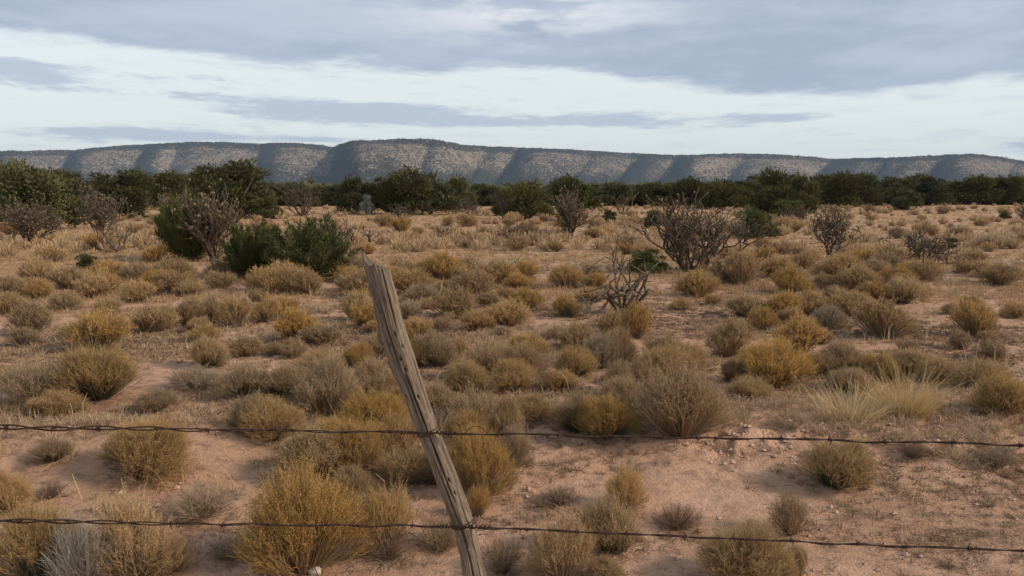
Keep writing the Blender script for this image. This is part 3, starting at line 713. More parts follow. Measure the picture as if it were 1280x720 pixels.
for a in [
    (380, 728, 132, 128, 'G', 'largest golden rabbitbrush below the lower wire left of the post'),
    (442, 624, 44, 36, 'G', 'small bright golden rabbitbrush just behind the largest golden one'),
    (486, 694, 72, 80, 'B', 'pale golden rabbitbrush between the largest golden one and the post foot'),
    (388, 604, 82, 64, 'D', 'dark based golden rabbitbrush behind and above the largest golden one'),
    (446, 594, 62, 64, 'G', 'yellow rabbitbrush close under the upper wire left of the post'),
    (510, 612, 72, 48, 'H', 'reddish tan thinning rabbitbrush close to the left side of the post'),
    (602, 626, 78, 82, 'B', 'upright fanned rabbitbrush close to the right side of the post below the upper wire'),
    (598, 648, 28, 42, 'G', 'tiny bright yellow rabbitbrush touching the post between the wires'),
    (765, 698, 70, 74, 'P', 'tall thin yellow-green rabbitbrush crossing the lower wire right of the post'),
    (782, 640, 48, 50, 'G', 'loose yellow rabbitbrush behind the tall thin yellow-green one'),
    (704, 734, 80, 84, 'T', 'tan rabbitbrush below the lower wire between the post and the thin yellow-green one'),
    (757, 732, 42, 30, 'G', 'little yellow rabbitbrush at the bottom edge beside the tan one'),
    (932, 744, 104, 74, 'G', 'curly yellow rabbitbrush at the bottom edge right of the middle'),
    (968, 736, 44, 46, 'G', 'bright yellow rabbitbrush at the bottom edge leaning on the curly one'),
    (1040, 614, 78, 60, 'D', 'fuzzy golden rabbitbrush with dark foot alone between the wires at the right'),
    (988, 672, 44, 52, 'T', 'thin yellow rabbitbrush standing above the dark green stems at the lower wire'),
    (996, 724, 28, 44, 'P', 'narrow tuft of dark green stems hanging below the lower wire'),
    (52, 735, 96, 104, 'D', 'dark olive rabbitbrush with golden top in the bottom corner'),
    (108, 745, 92, 102, 'W', 'whitish bleached dead shrub between two golden ones in the bottom corner'),
    (170, 730, 96, 104, 'B', 'loose golden rabbitbrush right of the bleached dead shrub'),
    (4, 648, 62, 54, 'G', 'yellow rabbitbrush cut by the left edge above the lower wire'),
    (166, 584, 62, 46, 'D', 'yellow rabbitbrush with dark green foot under the upper wire at the left'),
    (66, 584, 46, 30, 'P', 'small olive rabbitbrush with dry stalks on the sand bank at the left'),
    (255, 658, 92, 36, 'S', 'low grey dead bush behind the lower wire left of the largest golden one'),
    (286, 706, 74, 22, 'S', 'flat dead bush on the sand just left of the largest golden one'),
    (486, 706, 52, 26, 'R', 'low reddish brown dead bush at the foot of the pale golden one'),
    (551, 694, 64, 48, 'S', 'tangled grey dead bush touching the left side of the post foot'),
    (628, 722, 60, 44, 'S', 'low grey dead bush touching the right side of the post foot'),
    (846, 668, 72, 28, 'R', 'low brown dead bush on the sand above the lower wire right of the middle'),
    (698, 636, 64, 20, 'R', 'flat brown dead bush in the litter right of the post'),
    (64, 628, 36, 20, 'R', 'small rust coloured dead plant on the sand above the lower wire'),
    (1246, 592, 56, 26, 'S', 'small grey dead bush at the right edge between the wires'),
    (1140, 578, 44, 20, 'R', 'small brown dead tuft on the bare berm at the right'),
    (852, 554, 104, 84, 'T', 'big fuzzy tan rabbitbrush touching the upper wire right of the middle'),
    (722, 548, 60, 48, 'P', 'dark green footed rabbitbrush just behind the upper wire'),
    (762, 549, 66, 54, 'D', 'golden rabbitbrush beside the dark green footed one behind the upper wire'),
    (775, 500, 32, 50, 'T', 'narrow mushroom shaped tan rabbitbrush behind the dark green footed one'),
    (475, 552, 82, 54, 'G', 'bright yellow rabbitbrush touching the upper wire left of the post'),
    (343, 556, 70, 50, 'G', 'yellow rabbitbrush touching the upper wire above the largest golden one'),
    (582, 556, 54, 40, 'G', 'yellow rabbitbrush at the upper wire just right of the post'),
    (630, 552, 40, 52, 'P', 'dark grey rabbitbrush behind the upper wire right of the post'),
    (410, 524, 70, 70, 'H', 'tall grey broom shaped rabbitbrush with one golden side left of the post'),
    (354, 502, 62, 42, 'P', 'dark grey-green rabbitbrush left of the tall broom shaped one'),
    (305, 502, 62, 44, 'P', 'dark olive rabbitbrush two places left of the tall broom shaped one'),
    (250, 492, 72, 28, 'Y', 'low grey rabbitbrush on the flat left of the dark olive one'),
    (125, 506, 84, 64, 'D', 'large dark stemmed rabbitbrush with golden top above the left upper wire'),
    (44, 511, 86, 54, 'H', 'broad grey-olive rabbitbrush beside the large dark stemmed one at the left'),
    (122, 444, 78, 50, 'G', 'largest rounded golden rabbitbrush on the left flat'),
    (185, 420, 66, 36, 'B', 'low golden rabbitbrush up and right of the rounded golden one'),
    (237, 409, 44, 35, 'G', 'neat round golden rabbitbrush with a bent stalk before it'),
    (269, 404, 28, 34, 'Y', 'narrow grey rabbitbrush between two golden ones on the left flat'),
    (295, 410, 48, 38, 'B', 'golden brown rabbitbrush right of the narrow grey one'),
    (265, 461, 40, 38, 'D', 'small dark footed rabbitbrush with tall golden top on the left flat'),
    (8, 395, 44, 27, 'G', 'golden rabbitbrush cut by the left edge beside the pale grey one'),
    (37, 422, 52, 44, 'Y', 'pale grey dried rabbitbrush at the left edge'),
    (82, 389, 42, 24, 'H', 'small tan rabbitbrush above the rounded golden one'),
    (140, 393, 38, 18, 'H', 'low tan rabbitbrush right of the small tan one on the left flat'),
    (48, 375, 34, 26, 'G', 'golden rabbitbrush above the pale grey one at the left'),
    (117, 373, 42, 28, 'G', 'wide golden rabbitbrush in the row before the left grass'),
    (178, 379, 46, 27, 'B', 'second golden rabbitbrush in the row before the left grass'),
    (372, 427, 54, 40, 'G', 'golden rabbitbrush with dark foot midway to the low juniper pair'),
    (401, 432, 52, 24, 'H', 'low dark brown rabbitbrush right of the dark footed golden one'),
    (367, 449, 34, 24, 'G', 'small neat golden rabbitbrush alone on bare soil left of the post'),
    (333, 404, 38, 30, 'B', 'golden rabbitbrush before the low juniper pair'),
    (360, 400, 32, 28, 'G', 'rounded golden rabbitbrush directly below the wide juniper bush'),
    (445, 402, 42, 36, 'D', 'dark footed golden rabbitbrush left of the upper post'),
    (459, 413, 46, 32, 'G', 'golden rabbitbrush touching the left side of the upper post'),
    (468, 454, 46, 34, 'Y', 'grey rabbitbrush touching the left side of the middle post'),
    (444, 460, 38, 28, 'G', 'golden rabbitbrush left of the grey one at the middle post'),
    (472, 500, 56, 46, 'T', 'brown rabbitbrush between the tall broom shaped one and the post'),
    (400, 469, 62, 26, 'T', 'low pale tan rabbitbrush behind the tall broom shaped one'),
    (567, 400, 60, 38, 'H', 'wide grey-tan rabbitbrush right of the upper post'),
    (632, 411, 68, 33, 'G', 'low wide orange-gold rabbitbrush right of the grey-tan one'),
    (524, 428, 46, 30, 'G', 'golden rabbitbrush touching the right side of the upper post'),
    (546, 460, 44, 44, 'Y', 'tall grey-brown rabbitbrush right of the post'),
    (526, 460, 38, 34, 'B', 'golden brown rabbitbrush between the post and the tall grey-brown one'),
    (612, 477, 66, 52, 'T', 'bushy tan rabbitbrush with a pale stick leaning before it'),
    (655, 476, 46, 48, 'T', 'tan rabbitbrush right of the bushy one with the pale stick'),
    (587, 497, 54, 44, 'D', 'grey footed rabbitbrush with golden cap right of the post'),
    (592, 532, 62, 42, 'T', 'ragged tan rabbitbrush below the golden capped one'),
    (551, 514, 44, 30, 'Y', 'low grey rabbitbrush touching the right side of the post above the upper wire'),
    (511, 400, 34, 24, 'Y', 'small pale grey rabbitbrush right of the upper post'),
    (719, 474, 44, 38, 'D', 'small perfectly round golden rabbitbrush right of the bushy tan one'),
    (722, 442, 58, 34, 'B', 'brown-gold rabbitbrush behind the perfectly round one'),
    (750, 462, 44, 40, 'Y', 'grey-brown rabbitbrush right of the perfectly round one'),
    (771, 458, 40, 46, 'H', 'tall tan-grey rabbitbrush below the broken dead cholla'),
    (764, 422, 46, 34, 'G', 'golden rabbitbrush at the foot of the broken dead cholla'),
    (797, 424, 38, 44, 'G', 'upright golden rabbitbrush right of the foot of the broken dead cholla'),
    (660, 390, 46, 28, 'G', 'golden rabbitbrush left of the broken dead cholla'),
    (708, 397, 34, 28, 'D', 'dark footed golden rabbitbrush under the left arms of the broken dead cholla'),
    (836, 464, 60, 46, 'P', 'grey footed rabbitbrush with pale dead stalks before it'),
    (866, 464, 38, 32, 'G', 'golden rabbitbrush right of the one with pale dead stalks'),
    (908, 449, 54, 50, 'B', 'leaning golden rabbitbrush with grey stems on its low right side'),
    (963, 488, 84, 58, 'B', 'big rounded golden-grey rabbitbrush above the upper wire at the right'),
    (912, 477, 36, 26, 'T', 'small tan rabbitbrush left of the big rounded golden-grey one'),
    (998, 445, 62, 46, 'B', 'rounded golden-grey rabbitbrush behind the big rounded one'),
    (1105, 425, 74, 48, 'H', 'big grey fronted rabbitbrush at the near edge of the dense golden band'),
    (932, 399, 54, 30, 'Y', 'wide grey rabbitbrush below the big cholla'),
    (950, 414, 38, 28, 'G', 'small golden rabbitbrush before the wide grey one'),
    (978, 400, 46, 36, 'G', 'golden rabbitbrush right of the wide grey one'),
    (1008, 396, 40, 32, 'B', 'dark footed golden rabbitbrush in the dense band below the stalky cholla'),
    (1035, 413, 40, 30, 'Y', 'grey rabbitbrush left of the big grey fronted one'),
    (1060, 397, 56, 32, 'G', 'wide golden rabbitbrush behind the big grey fronted one'),
    (1095, 379, 44, 26, 'G', 'golden rabbitbrush below the sprawling cholla'),
    (1128, 381, 44, 32, 'D', 'dark based golden rabbitbrush right below the sprawling cholla'),
    (1217, 422, 54, 46, 'G', 'pair-topped golden rabbitbrush alone on the right flat'),
    (1200, 438, 28, 24, 'T', 'little tan rabbitbrush left of the pair-topped golden one'),
    (1248, 358, 48, 26, 'H', 'wide brown rabbitbrush near the right edge beyond the pair-topped one'),
    (1130, 442, 30, 17, 'P', 'small dark grey-green rabbitbrush behind the tall straw grass'),
    (1058, 472, 60, 40, 'P', 'dark grey rabbitbrush behind the left of the tall straw grass'),
    (1022, 472, 32, 30, 'T', 'small tan rabbitbrush right of the big rounded golden-grey one'),
    (1100, 480, 44, 38, 'D', 'dark footed golden rabbitbrush directly behind the tall straw grass'),
    (1142, 470, 60, 30, 'G', 'low golden rabbitbrush behind the right of the tall straw grass'),
    (1172, 480, 44, 28, 'H', 'grey-tan rabbitbrush right of the tall straw grass'),
    (418, 572, 56, 46, 'B', 'golden brown rabbitbrush filling the gap left of the yellow pair under the upper wire'),
    (498, 580, 70, 56, 'G', 'pale gold rabbitbrush touching the left of the post just under the upper wire'),
    (540, 606, 40, 34, 'H', 'small faded rabbitbrush half hidden behind the post between the wires'),
    (640, 590, 44, 52, 'T', 'tan rabbitbrush right of the fanned one beside the post'),
    (455, 660, 46, 44, 'T', 'small tan rabbitbrush between the largest golden one and the pale golden one'),
    (318, 540, 56, 44, 'P', 'dark green-grey rabbitbrush behind the upper wire left of the yellow one'),
    (215, 720, 50, 40, 'T', 'low tan rabbitbrush right of the loose golden one at the bottom edge'),
    (1254, 515, 62, 48, 'D', 'dark footed golden rabbitbrush on the berm at the right edge'),
]:
    shrub(*a)
shrub(178, 606, 84, 74, 'B', 'golden rabbitbrush splayed aside showing its bare grey foot on the sand bank', lean=(24, 0))

CLEAR = [(865, 338, 48, 14), (780, 388, 46, 20), (812, 342, 28, 16), (312, 346, 28, 14), (385, 348, 50, 8), (236, 324, 30, 22), (262, 320, 26, 22), (149, 314, 16, 18), (1037, 322, 22, 16), (1156, 330, 36, 10), (712, 297, 18, 16), (637, 331, 20, 12), (37, 302, 30, 12), (126, 300, 24, 12), (110, 335, 16, 14)]
ZS = [(0, 440, 303, 344, 8, 'GTB', 'small rabbitbrush spaced out on the pale grass of the left flat'),
      (0, 440, 346, 372, 18, 'GBH', 'golden rabbitbrush in the rows before the low juniper pair'),
      (430, 760, 340, 396, 30, 'GGBTH', 'golden rabbitbrush crowded between the post top and the broken dead cholla'),
      (850, 1160, 322, 388, 40, 'GGBH', 'golden rabbitbrush of the dense band right of the big cholla'),
      (440, 1000, 270, 320, 42, 'TBGT', 'small round rabbitbrush on the far flat before the treeline'),
      (1150, 1280, 310, 400, 9, 'TBH', 'low brown rabbitbrush on the open right flat'),
      (0, 330, 276, 300, 14, 'TTG', 'low tan rabbitbrush between the chollas and the left junipers'),
      (1040, 1280, 266, 300, 12, 'TH', 'low brown rabbitbrush along the faint track at the right'),
      (0, 440, 376, 525, 14, 'TTBH', 'low rabbitbrush of the left flat'), (440, 900, 396, 545, 18, 'TBTHG', 'low rabbitbrush right of the post'), (900, 1280, 400, 512, 9, 'TTBH', 'low rabbitbrush by the straw grass')]
for x0, x1, y0, y1, n, kinds, lab in ZS:
    k = 0; tries = 0
    while k < n and tries < 4000:
        tries += 1
        px, py = srng.uniform(x0, x1), srng.uniform(y0, y1)
        if any(abs(px - a) < c and b - 4 < py < b + e for a, b, c, e in CLEAR): continue
        g = ground(px, py)
        wm = srng.uniform(.42, .82) * (1.15 if srng.random() < .2 else 1) * (1.3 if py < 300 else 1)
        if py > 375: wm *= srng.uniform(.40, .65)
        if any(math.hypot(g[0] - a, g[1] - b) < (r + wm / 2) * (.78 if py < 375 else 1.0) for a, b, r in PLACED): continue
        sc = F / g[1]
        shrub(px, py, wm * sc, wm * srng.uniform(.50, .66) * sc, srng.choice(kinds), lab, auto='shrub')
        k += 1
def far_scrub():
    """the low scrub and bunch grass too small and too many to pick apart"""
    rng = np.random.default_rng(44); st = Acc()
    n = 2600
    d = 22 * (105 / 22) ** rng.uniform(0, 1, n); a = rng.uniform(-.72, .72, n)
    x, y = np.sin(a) * d, np.cos(a) * d
    dens = fbm(x / 7, y / 5, 61, 3)
    keep = (rng.uniform(0, 1, n) < sstep(dens, .36, .6)); x, y = x[keep], y[keep]; n = len(x)
    z = height(x, y); s = rng.uniform(.22, .5, n)
    m = 46
    th = rng.uniform(0, 6.28, (n, m)); q = np.sqrt(rng.uniform(0, 1, (n, m)))
    tip = np.stack([q * np.cos(th) * .75, q * np.sin(th) * .75, np.sqrt(1 - q * q * .85) * rng.uniform(.55, 1, (n, m))], -1) * s[:, None, None]
    b0 = tip * np.array([.3, .3, 0])
    P = np.stack([x, y, z], -1)[:, None]
    B = (b0 + P).reshape(-1, 3); E = (tip + P).reshape(-1, 3)
    tint = np.repeat(rng.uniform(0, .8, n), m) + rng.normal(size=n * m) * .12
    ribbons(st, B, (B + E) / 2 + np.array([0, 0, .05]), E, .03 * np.repeat(np.hypot(x, y) / 40 + .5, m), np.clip(tint, 0, 1), rng, 1, .3)
    o = link('distant_scrub', st.mesh('distant_scrub', HEAD['T']))
    tag(o, 'low tan scrub and bunch grass covering the far flat', 'scrub', kind='stuff')
far_scrub()
def dirt_track():
    pts = [ground(a, b) for a, b in ((1030, 259.5), (1062, 263), (1110, 270), (1170, 278), (1230, 285), (1300, 293), (1420, 303))]
    pts = np.array(pts); s = np.linspace(0, len(pts) - 1, 160); C = np.stack([np.interp(s, np.arange(len(pts)), pts[:, i]) for i in range(3)], 1)
    d = unit(np.gradient(C[:, :2], axis=0)); nrm = np.stack([-d[:, 1], d[:, 0]], 1); V = []
    for q in (-1, -.33, .33, 1):
        p = C[:, :2] + nrm * (q * (.75 + .15 * np.sin(s * 7 + q)))[:, None]; V.append(np.concatenate([p, (height(p[:, 0], p[:, 1]) + .012)[:, None]], 1))
    V = np.stack(V, 1); n = len(C); i = np.arange(n - 1)[:, None] * 4; j = np.arange(3)[None]
    Q = np.stack([i + j, i + 4 + j, i + 5 + j, i + 1 + j], -1).reshape(-1, 4)
    o = link('dirt_track', mesh_np('dirt_track', V.reshape(-1, 3), Q, GROUND_M, True)); tag(o, kind='structure')
dirt_track()

# ------------------------------------------------------------------ cholla cacti
def cholla(px, base, w, h, label, seed, style='live', mains=8, levels=3, kids=2.2, spread=.5, r0=.030, jl=.16, wig=.35, tilt=(0, 0), fruit=True, group='cholla cacti on the rangeland', foot=.05, name='cholla_plant', pal=None, spines=True, crooked=.3):
    rng = np.random.default_rng(seed); pr = random.Random(seed)
    g = ground(px, base); dep = g[1]
    W, H = w * dep / F, h * dep / F
    o = empty(name, tuple(g)); skin = CHOL[pal or style]
    PLACED.append((g[0], g[1], W * .3))
    tips = []; paths = []
    def grow(acc, p, d, L, r, lev):
        k = max(3, int(L / (.05 * 1.0)) + 1)
        k = min(k, 7); pts = [p.copy()]; dd = d.copy()
        for i in range(k):
            dd = unit(dd + rng.normal(size=3) * wig * .45 + np.array([0, 0, {'dead': .02, 'dry': .17}.get(style, .10)]))
            pts.append(pts[-1] + dd * L / k)
        pts = np.array(pts)
        rr = np.linspace(r, r * .78, len(pts)) * (1 + .16 * np.cos(np.arange(len(pts)) * 2.6 + seed))
        if lev == 0: rr[-1] *= .75
        paths.append((acc, pts, rr))
        if lev > 0:
            nk = max(1, int(round(kids + pr.uniform(-.9, .9))))
            for _ in range(nk):
                t = pr.choice([len(pts) - 1, len(pts) - 1, max(1, len(pts) - 2), max(1, len(pts) // 2)])
                nd = unit(dd + rng.normal(size=3) * crooked * 1.9 + np.array([0, 0, .12]))
                grow(acc, pts[t], nd, L * pr.uniform(.55, .95), rr[-1] * .92, lev - 1)
        else: tips.append(pts[-1])
    trunk = Acc(); branches = []
    for i in range(mains):
        a = i / mains * 6.283 + pr.uniform(-.4, .4); sp = spread * pr.uniform(.15, 1.0) ** .8
        d = unit(np.array([math.cos(a) * sp + tilt[0], math.sin(a) * sp + tilt[1], 1 - .35 * sp]))
        p = np.array([math.cos(a) * foot * pr.random(), math.sin(a) * foot * pr.random(), 0.02])
        acc = Acc(); branches.append(acc)
        grow(acc, p, d, jl * 2 * pr.uniform(.8, 1.2), r0 * pr.uniform(.8, 1.1), levels)
    # fit the grown plant to its real size, stems keep their true thickness
    allp = np.concatenate([p for _, p, _ in paths]); ext = np.abs(allp[:, :2]).max(0)
    sx = W / max(np.percentile(allp[:, 0], 98) - np.percentile(allp[:, 0], 2), 1e-3)
    sz = H / np.percentile(allp[:, 2], 99.5)
    cx = (np.percentile(allp[:, 0], 98) + np.percentile(allp[:, 0], 2)) / 2 * sx * .6
    sc = np.array([sx, sx, sz])
    thick = H
    for acc, p, r in paths: tube(acc, p * sc - np.array([cx, 0, 0]) * (np.clip(p[:, 2:] * sz / H, 0, 1)), r * thick, 5, pr.uniform(0, 1))
    s = np.linspace(-.06, .08, 4)[:, None]
    tube(trunk, s * np.array([0, 0, H]), np.array([.055, .06, .05, .035]) * H * (1 + foot * 4), 7, .3)
    link('trunk', trunk.mesh('trunk', skin, True), o)
    if spines:
        pass
    for acc in branches:
        link('branch', acc.mesh('branch', skin, True), o)
    if fruit and tips:
        tp = np.array(tips); tp = tp[rng.uniform(0, 1, len(tp)) < .45] * sc - np.array([cx, 0, 0]) if len(tips) > 6 else np.array(tips) * sc
        if len(tp):
            f = Acc()
            for c in tp: tube(f, [c - np.array([0, 0, .01]) * H, c + np.array([0, 0, .004]) * H, c + np.array([0, 0, .022]) * H], np.array([.010, .017, .008]) * H, 5, pr.random())
            fo = link('fruit', f.mesh('fruit', CHOL['fruit']), o); fo['kind'] = 'stuff'
    return tag(o, label, 'cactus', group)

cholla(865, 340, 98, 94, 'big many-armed dried cholla standing alone right of the middle', 1, 'dry', 22, 3, 2.35, .9, .0165, .20, .30, foot=.10, crooked=.24)
cholla(780, 390, 84, 92, 'broken grey dead cholla with stubby crooked arms near the middle', 7, 'dead', 10, 3, 1.9, 1.1, .024, .15, .14, fruit=False, foot=.12, crooked=.8)
cholla(37, 304, 68, 57, 'bushy purplish cholla before the broad juniper at the left edge', 3, 'live', 20, 3, 2.8, .85, .015, .16, .4, pal='purple', crooked=.4)
cholla(126, 301, 52, 66, 'tall cholla with bare antler arms left of the small forked one', 4, 'live', 15, 3, 2.7, .55, .016, .17, .35, pal='purple')
cholla(149, 316, 36, 42, 'small forked cholla on one trunk right of the antler topped one', 5, 'live', 4, 4, 2.4, .7, .020, .17, .35, foot=.01)
cholla(268, 327, 62, 92, 'large grey-brown cholla grown together with the upright juniper', 6, 'live', 20, 3, 2.8, .55, .0135, .17, .35, pal='purple')
cholla(214, 284, 34, 46, 'cholla looking over the upright juniper from behind its left side', 16, 'live', 8, 3, 2.4, .6, .02, .17, .35, pal='purple')
cholla(244, 325, 22, 62, 'bare whitish dead cholla limb standing before the upright juniper', 17, 'dead', 2, 2, 1.8, .35, .016, .25, .2, fruit=False, foot=.02)
cholla(176, 270, 34, 36, 'hazy grey cholla in the gap of the left treeline', 8, 'live', 9, 3, 2.3, .8, .02, .16, .4, pal='purple', fruit=False)
cholla(712, 298, 36, 60, 'upright bushy cholla before the round dark juniper', 9, 'live', 16, 3, 2.9, .5, .016, .16, .35, pal='purple')
cholla(743, 296, 26, 20, 'small round dark cholla right of the upright bushy one', 10, 'live', 9, 3, 2.2, 1.0, .03, .16, .4, pal='purple')
cholla(642, 309, 32, 36, 'reddish brown cholla bush left of the upright bushy one above the yucca', 11, 'live', 11, 3, 2.3, .9, .022, .16, .4, pal='purple')
cholla(928, 312, 40, 44, 'small forked cholla with flat dark top right of the big cholla', 12, 'live', 3, 4, 2.6, .9, .020, .18, .35, foot=.01, pal='purple')
cholla(1037, 324, 52, 65, 'stalky round headed cholla on two thin trunks at the right', 13, 'live', 7, 4, 3.2, .6, .0150, .19, .35, foot=.03, pal='purple')
cholla(1156, 331, 68, 48, 'sprawling tangled grey cholla at the right', 14, 'live', 20, 3, 2.5, 1.2, .020, .15, .45, foot=.25, crooked=.5, fruit=False, pal='live')
cholla(1113, 304, 18, 20, 'tiny forked cholla left behind the sprawling one', 15, 'live', 2, 3, 2.2, .9, .03, .2, .35, foot=.01)
cholla(540, 303, 44, 26, 'fallen dried cholla lying on the flat beyond the post top', 18, 'dry', 9, 3, 2.0, .5, .022, .2, .3, tilt=(1.3, 0), fruit=False, crooked=.3)
cholla(463, 303, 26, 22, 'low brown cholla left of the fallen one', 19, 'live', 7, 2, 2.0, .9, .03, .2, .4, pal='purple', fruit=False)
cholla(428, 314, 40, 42, 'dry brown cholla at the right side of the wide juniper bush', 20, 'dry', 9, 3, 2.0, .8, .022, .2, .4, foot=.1)
cholla(378, 270, 46, 46, 'bare grey twiggy bush in the gap under the dark ravine', 21, 'live', 16, 3, 2.4, .7, .012, .18, .3, fruit=False, name='bare_bush_plant', pal='dry')
cholla(500, 277, 30, 24, 'low twiggy cholla before the middle juniper clump', 22, 'live', 9, 3, 2.2, .9, .025, .17, .4, pal='purple', fruit=False)
cholla(588, 272, 24, 26, 'grey cholla at the right end of the middle juniper clump', 23, 'live', 8, 3, 2.2, .7, .025, .17, .4, fruit=False)
cholla(630, 274, 24, 30, 'cholla with black lower limbs left of the rounded olive juniper', 24, 'live', 6, 3, 2.2, .8, .028, .17, .4, pal='purple', fruit=False)
cholla(778, 270, 30, 34, 'straight stemmed pale bush in the treeline right of the round dark juniper', 25, 'live', 9, 2, 2.0, .5, .022, .25, .2, pal='dry', fruit=False)
cholla(992, 277, 40, 20, 'grey low thicket before the tall loose juniper', 26, 'live', 14, 2, 2.2, 1.2, .03, .2, .4, foot=.3, pal='purple', fruit=False)
cholla(1279, 276, 18, 22, 'dark cholla cut by the right edge before the treeline', 27, 'live', 8, 3, 2.2, .7, .03, .17, .4, pal='purple', fruit=False)

# ------------------------------------------------------------------ grasses
def blade_clump(name, label, px, base, w, h, n, mat, seed, droop=.5, bw=.006, cat='grass clump', spread=1.0, kinds=None):
    rng = np.random.default_rng(seed); acc = Acc()
    g = ground(px, base); dep = g[1]; W, H = w * dep / F, h * dep / F
    g = g + np.array([g[0], g[1], 0]) / dep * W * .12; g[2] = float(height(g[0], g[1]))
    a = rng.uniform(0, 6.28, n); q = np.sqrt(rng.uniform(0, 1, n))
    b0 = np.stack([q * np.cos(a) * W * .30, q * np.sin(a) * W * .16, np.full(n, -.02)], 1)
    b0[:, 2] += height(b0[:, 0] + g[0], b0[:, 1] + g[1]) - g[2]
    ln = H * (.28 + .75 * rng.uniform(0, 1, n) ** 2.2)
    d = unit(np.stack([np.cos(a) * q * .6 * spread + rng.normal(size=n) * .22, np.sin(a) * q * .6 * spread + rng.normal(size=n) * .22, np.ones(n)], 1))
    tip = b0 + d * ln[:, None]; mid = b0 + d * ln[:, None] * .5 + np.array([0, 0, .1]) * ln[:, None]
    tip = tip + np.stack([np.cos(a), np.sin(a), -np.abs(rng.normal(size=n)) * .6], 1) * (ln * droop * rng.uniform(0, .6, n))[:, None]
    ribbons(acc, b0, mid, tip, bw * rng.uniform(.6, 1.3, n), rng.uniform(0, 1, n), rng, 3, .8)
    o = link(name, acc.mesh(name, mat)); o.location = tuple(g)
    return tag(o, label, cat)
blade_clump('grass_clump', 'tall pale straw bunch grass above the berm, shorter left half', 1064, 527, 120, 76, 620, STRAW_M, 71, .7, .0042)
blade_clump('grass_clump', 'dense bright yellow straw bunch grass above the berm, right half', 1128, 520, 100, 82, 950, STRAW_M, 72, .5, .0042)
blade_clump('yucca_plant', 'spiky grey-green yucca rosette above the golden band near the post', 637, 333, 40, 26, 90, YUC_M, 73, .1, .022, 'yucca', 1.9)

def grass_field():
    rng = np.random.default_rng(90)
    def field(name, label, n, r0, r1, per, hgt, bw, mat, dens_seed, lo, hi, flat=.5, gamma=1.0, seg=2, powr=1.0, extra=0.0):
        acc = Acc()
        r = np.sqrt(rng.uniform(r0 ** 2, r1 ** 2, n)) if powr == 1 else r0 * (r1 / r0) ** rng.uniform(0, 1, n)
        a = rng.uniform(-.76, .76, n); x, y = np.sin(a) * r, np.cos(a) * r
        k = rng.uniform(0, 1, n) < sstep(fbm(x / 1.6, y / 1.1, dens_seed, 4) + extra * sstep(x, .6, 1.6) * sstep(y, 2.8, 3.4) * (1 - sstep(y, 4.7, 5.4)), lo, hi); x, y = x[k], y[k]; n = len(x)
        s = rng.uniform(.6, 1.3, n) * hgt; al = rng.uniform(0, 6.28, (n, per)); q = rng.uniform(.1, 1, (n, per))
        tipr = q * (flat * 1.6); up = rng.uniform(.25, 1, (n, per)) * (1.2 - q * .7)
        b0 = np.stack([np.cos(al) * q * .35, np.sin(al) * q * .35, al * 0], -1) * s[:, None, None]
        tip = np.stack([np.cos(al) * (q * .35 + tipr), np.sin(al) * (q * .35 + tipr), up], -1) * s[:, None, None]
        P = np.stack([x, y, height(x, y) - .008], -1)[:, None]
        B = (b0 + P).reshape(-1, 3); E = (tip + P).reshape(-1, 3)
        m = (B + E) / 2 + np.array([0, 0, .25]) * np.repeat(s, per)[:, None] + rng.normal(size=B.shape) * .12 * np.repeat(s, per)[:, None]
        tint = np.clip(np.repeat(rng.uniform(.1, .7, n), per) + rng.normal(size=n * per) * .22, 0, 1)
        ribbons(acc, B, m, E, bw * np.repeat(np.maximum(1, np.hypot(x, y) / r0) ** .8, per) * rng.uniform(.6, 1.3, n * per), tint, rng, seg, .7)
        o = link(name, acc.mesh(name, mat)); tag(o, label, 'grass', kind='stuff')
    field('dead_grass', 'matted dead grass and weeds on the sand by the fence', 30000, 3.0, 13, 18, .042, .0030, MATGR_M, 51, .39, .57, .9, extra=.19)
    field('dry_grass', 'short tan dry grass tufts between the rabbitbrush', 22000, 5.6, 24, 15, .085, .0055, GRASS_M, 52, .34, .60, .6, powr=2)
    field('pale_grass', 'pale dry grass covering the far flat', 30000, 13, 105, 14, .13, .008, GRASS_M, 53, .24, .50, .45, seg=1, powr=2)
    field('straw_stalks', 'single pale straw stalks standing among the shrubs', 900, 3.4, 20, 4, .28, .0030, STRAW_M, 54, .46, .7, .35, powr=2)
grass_field()

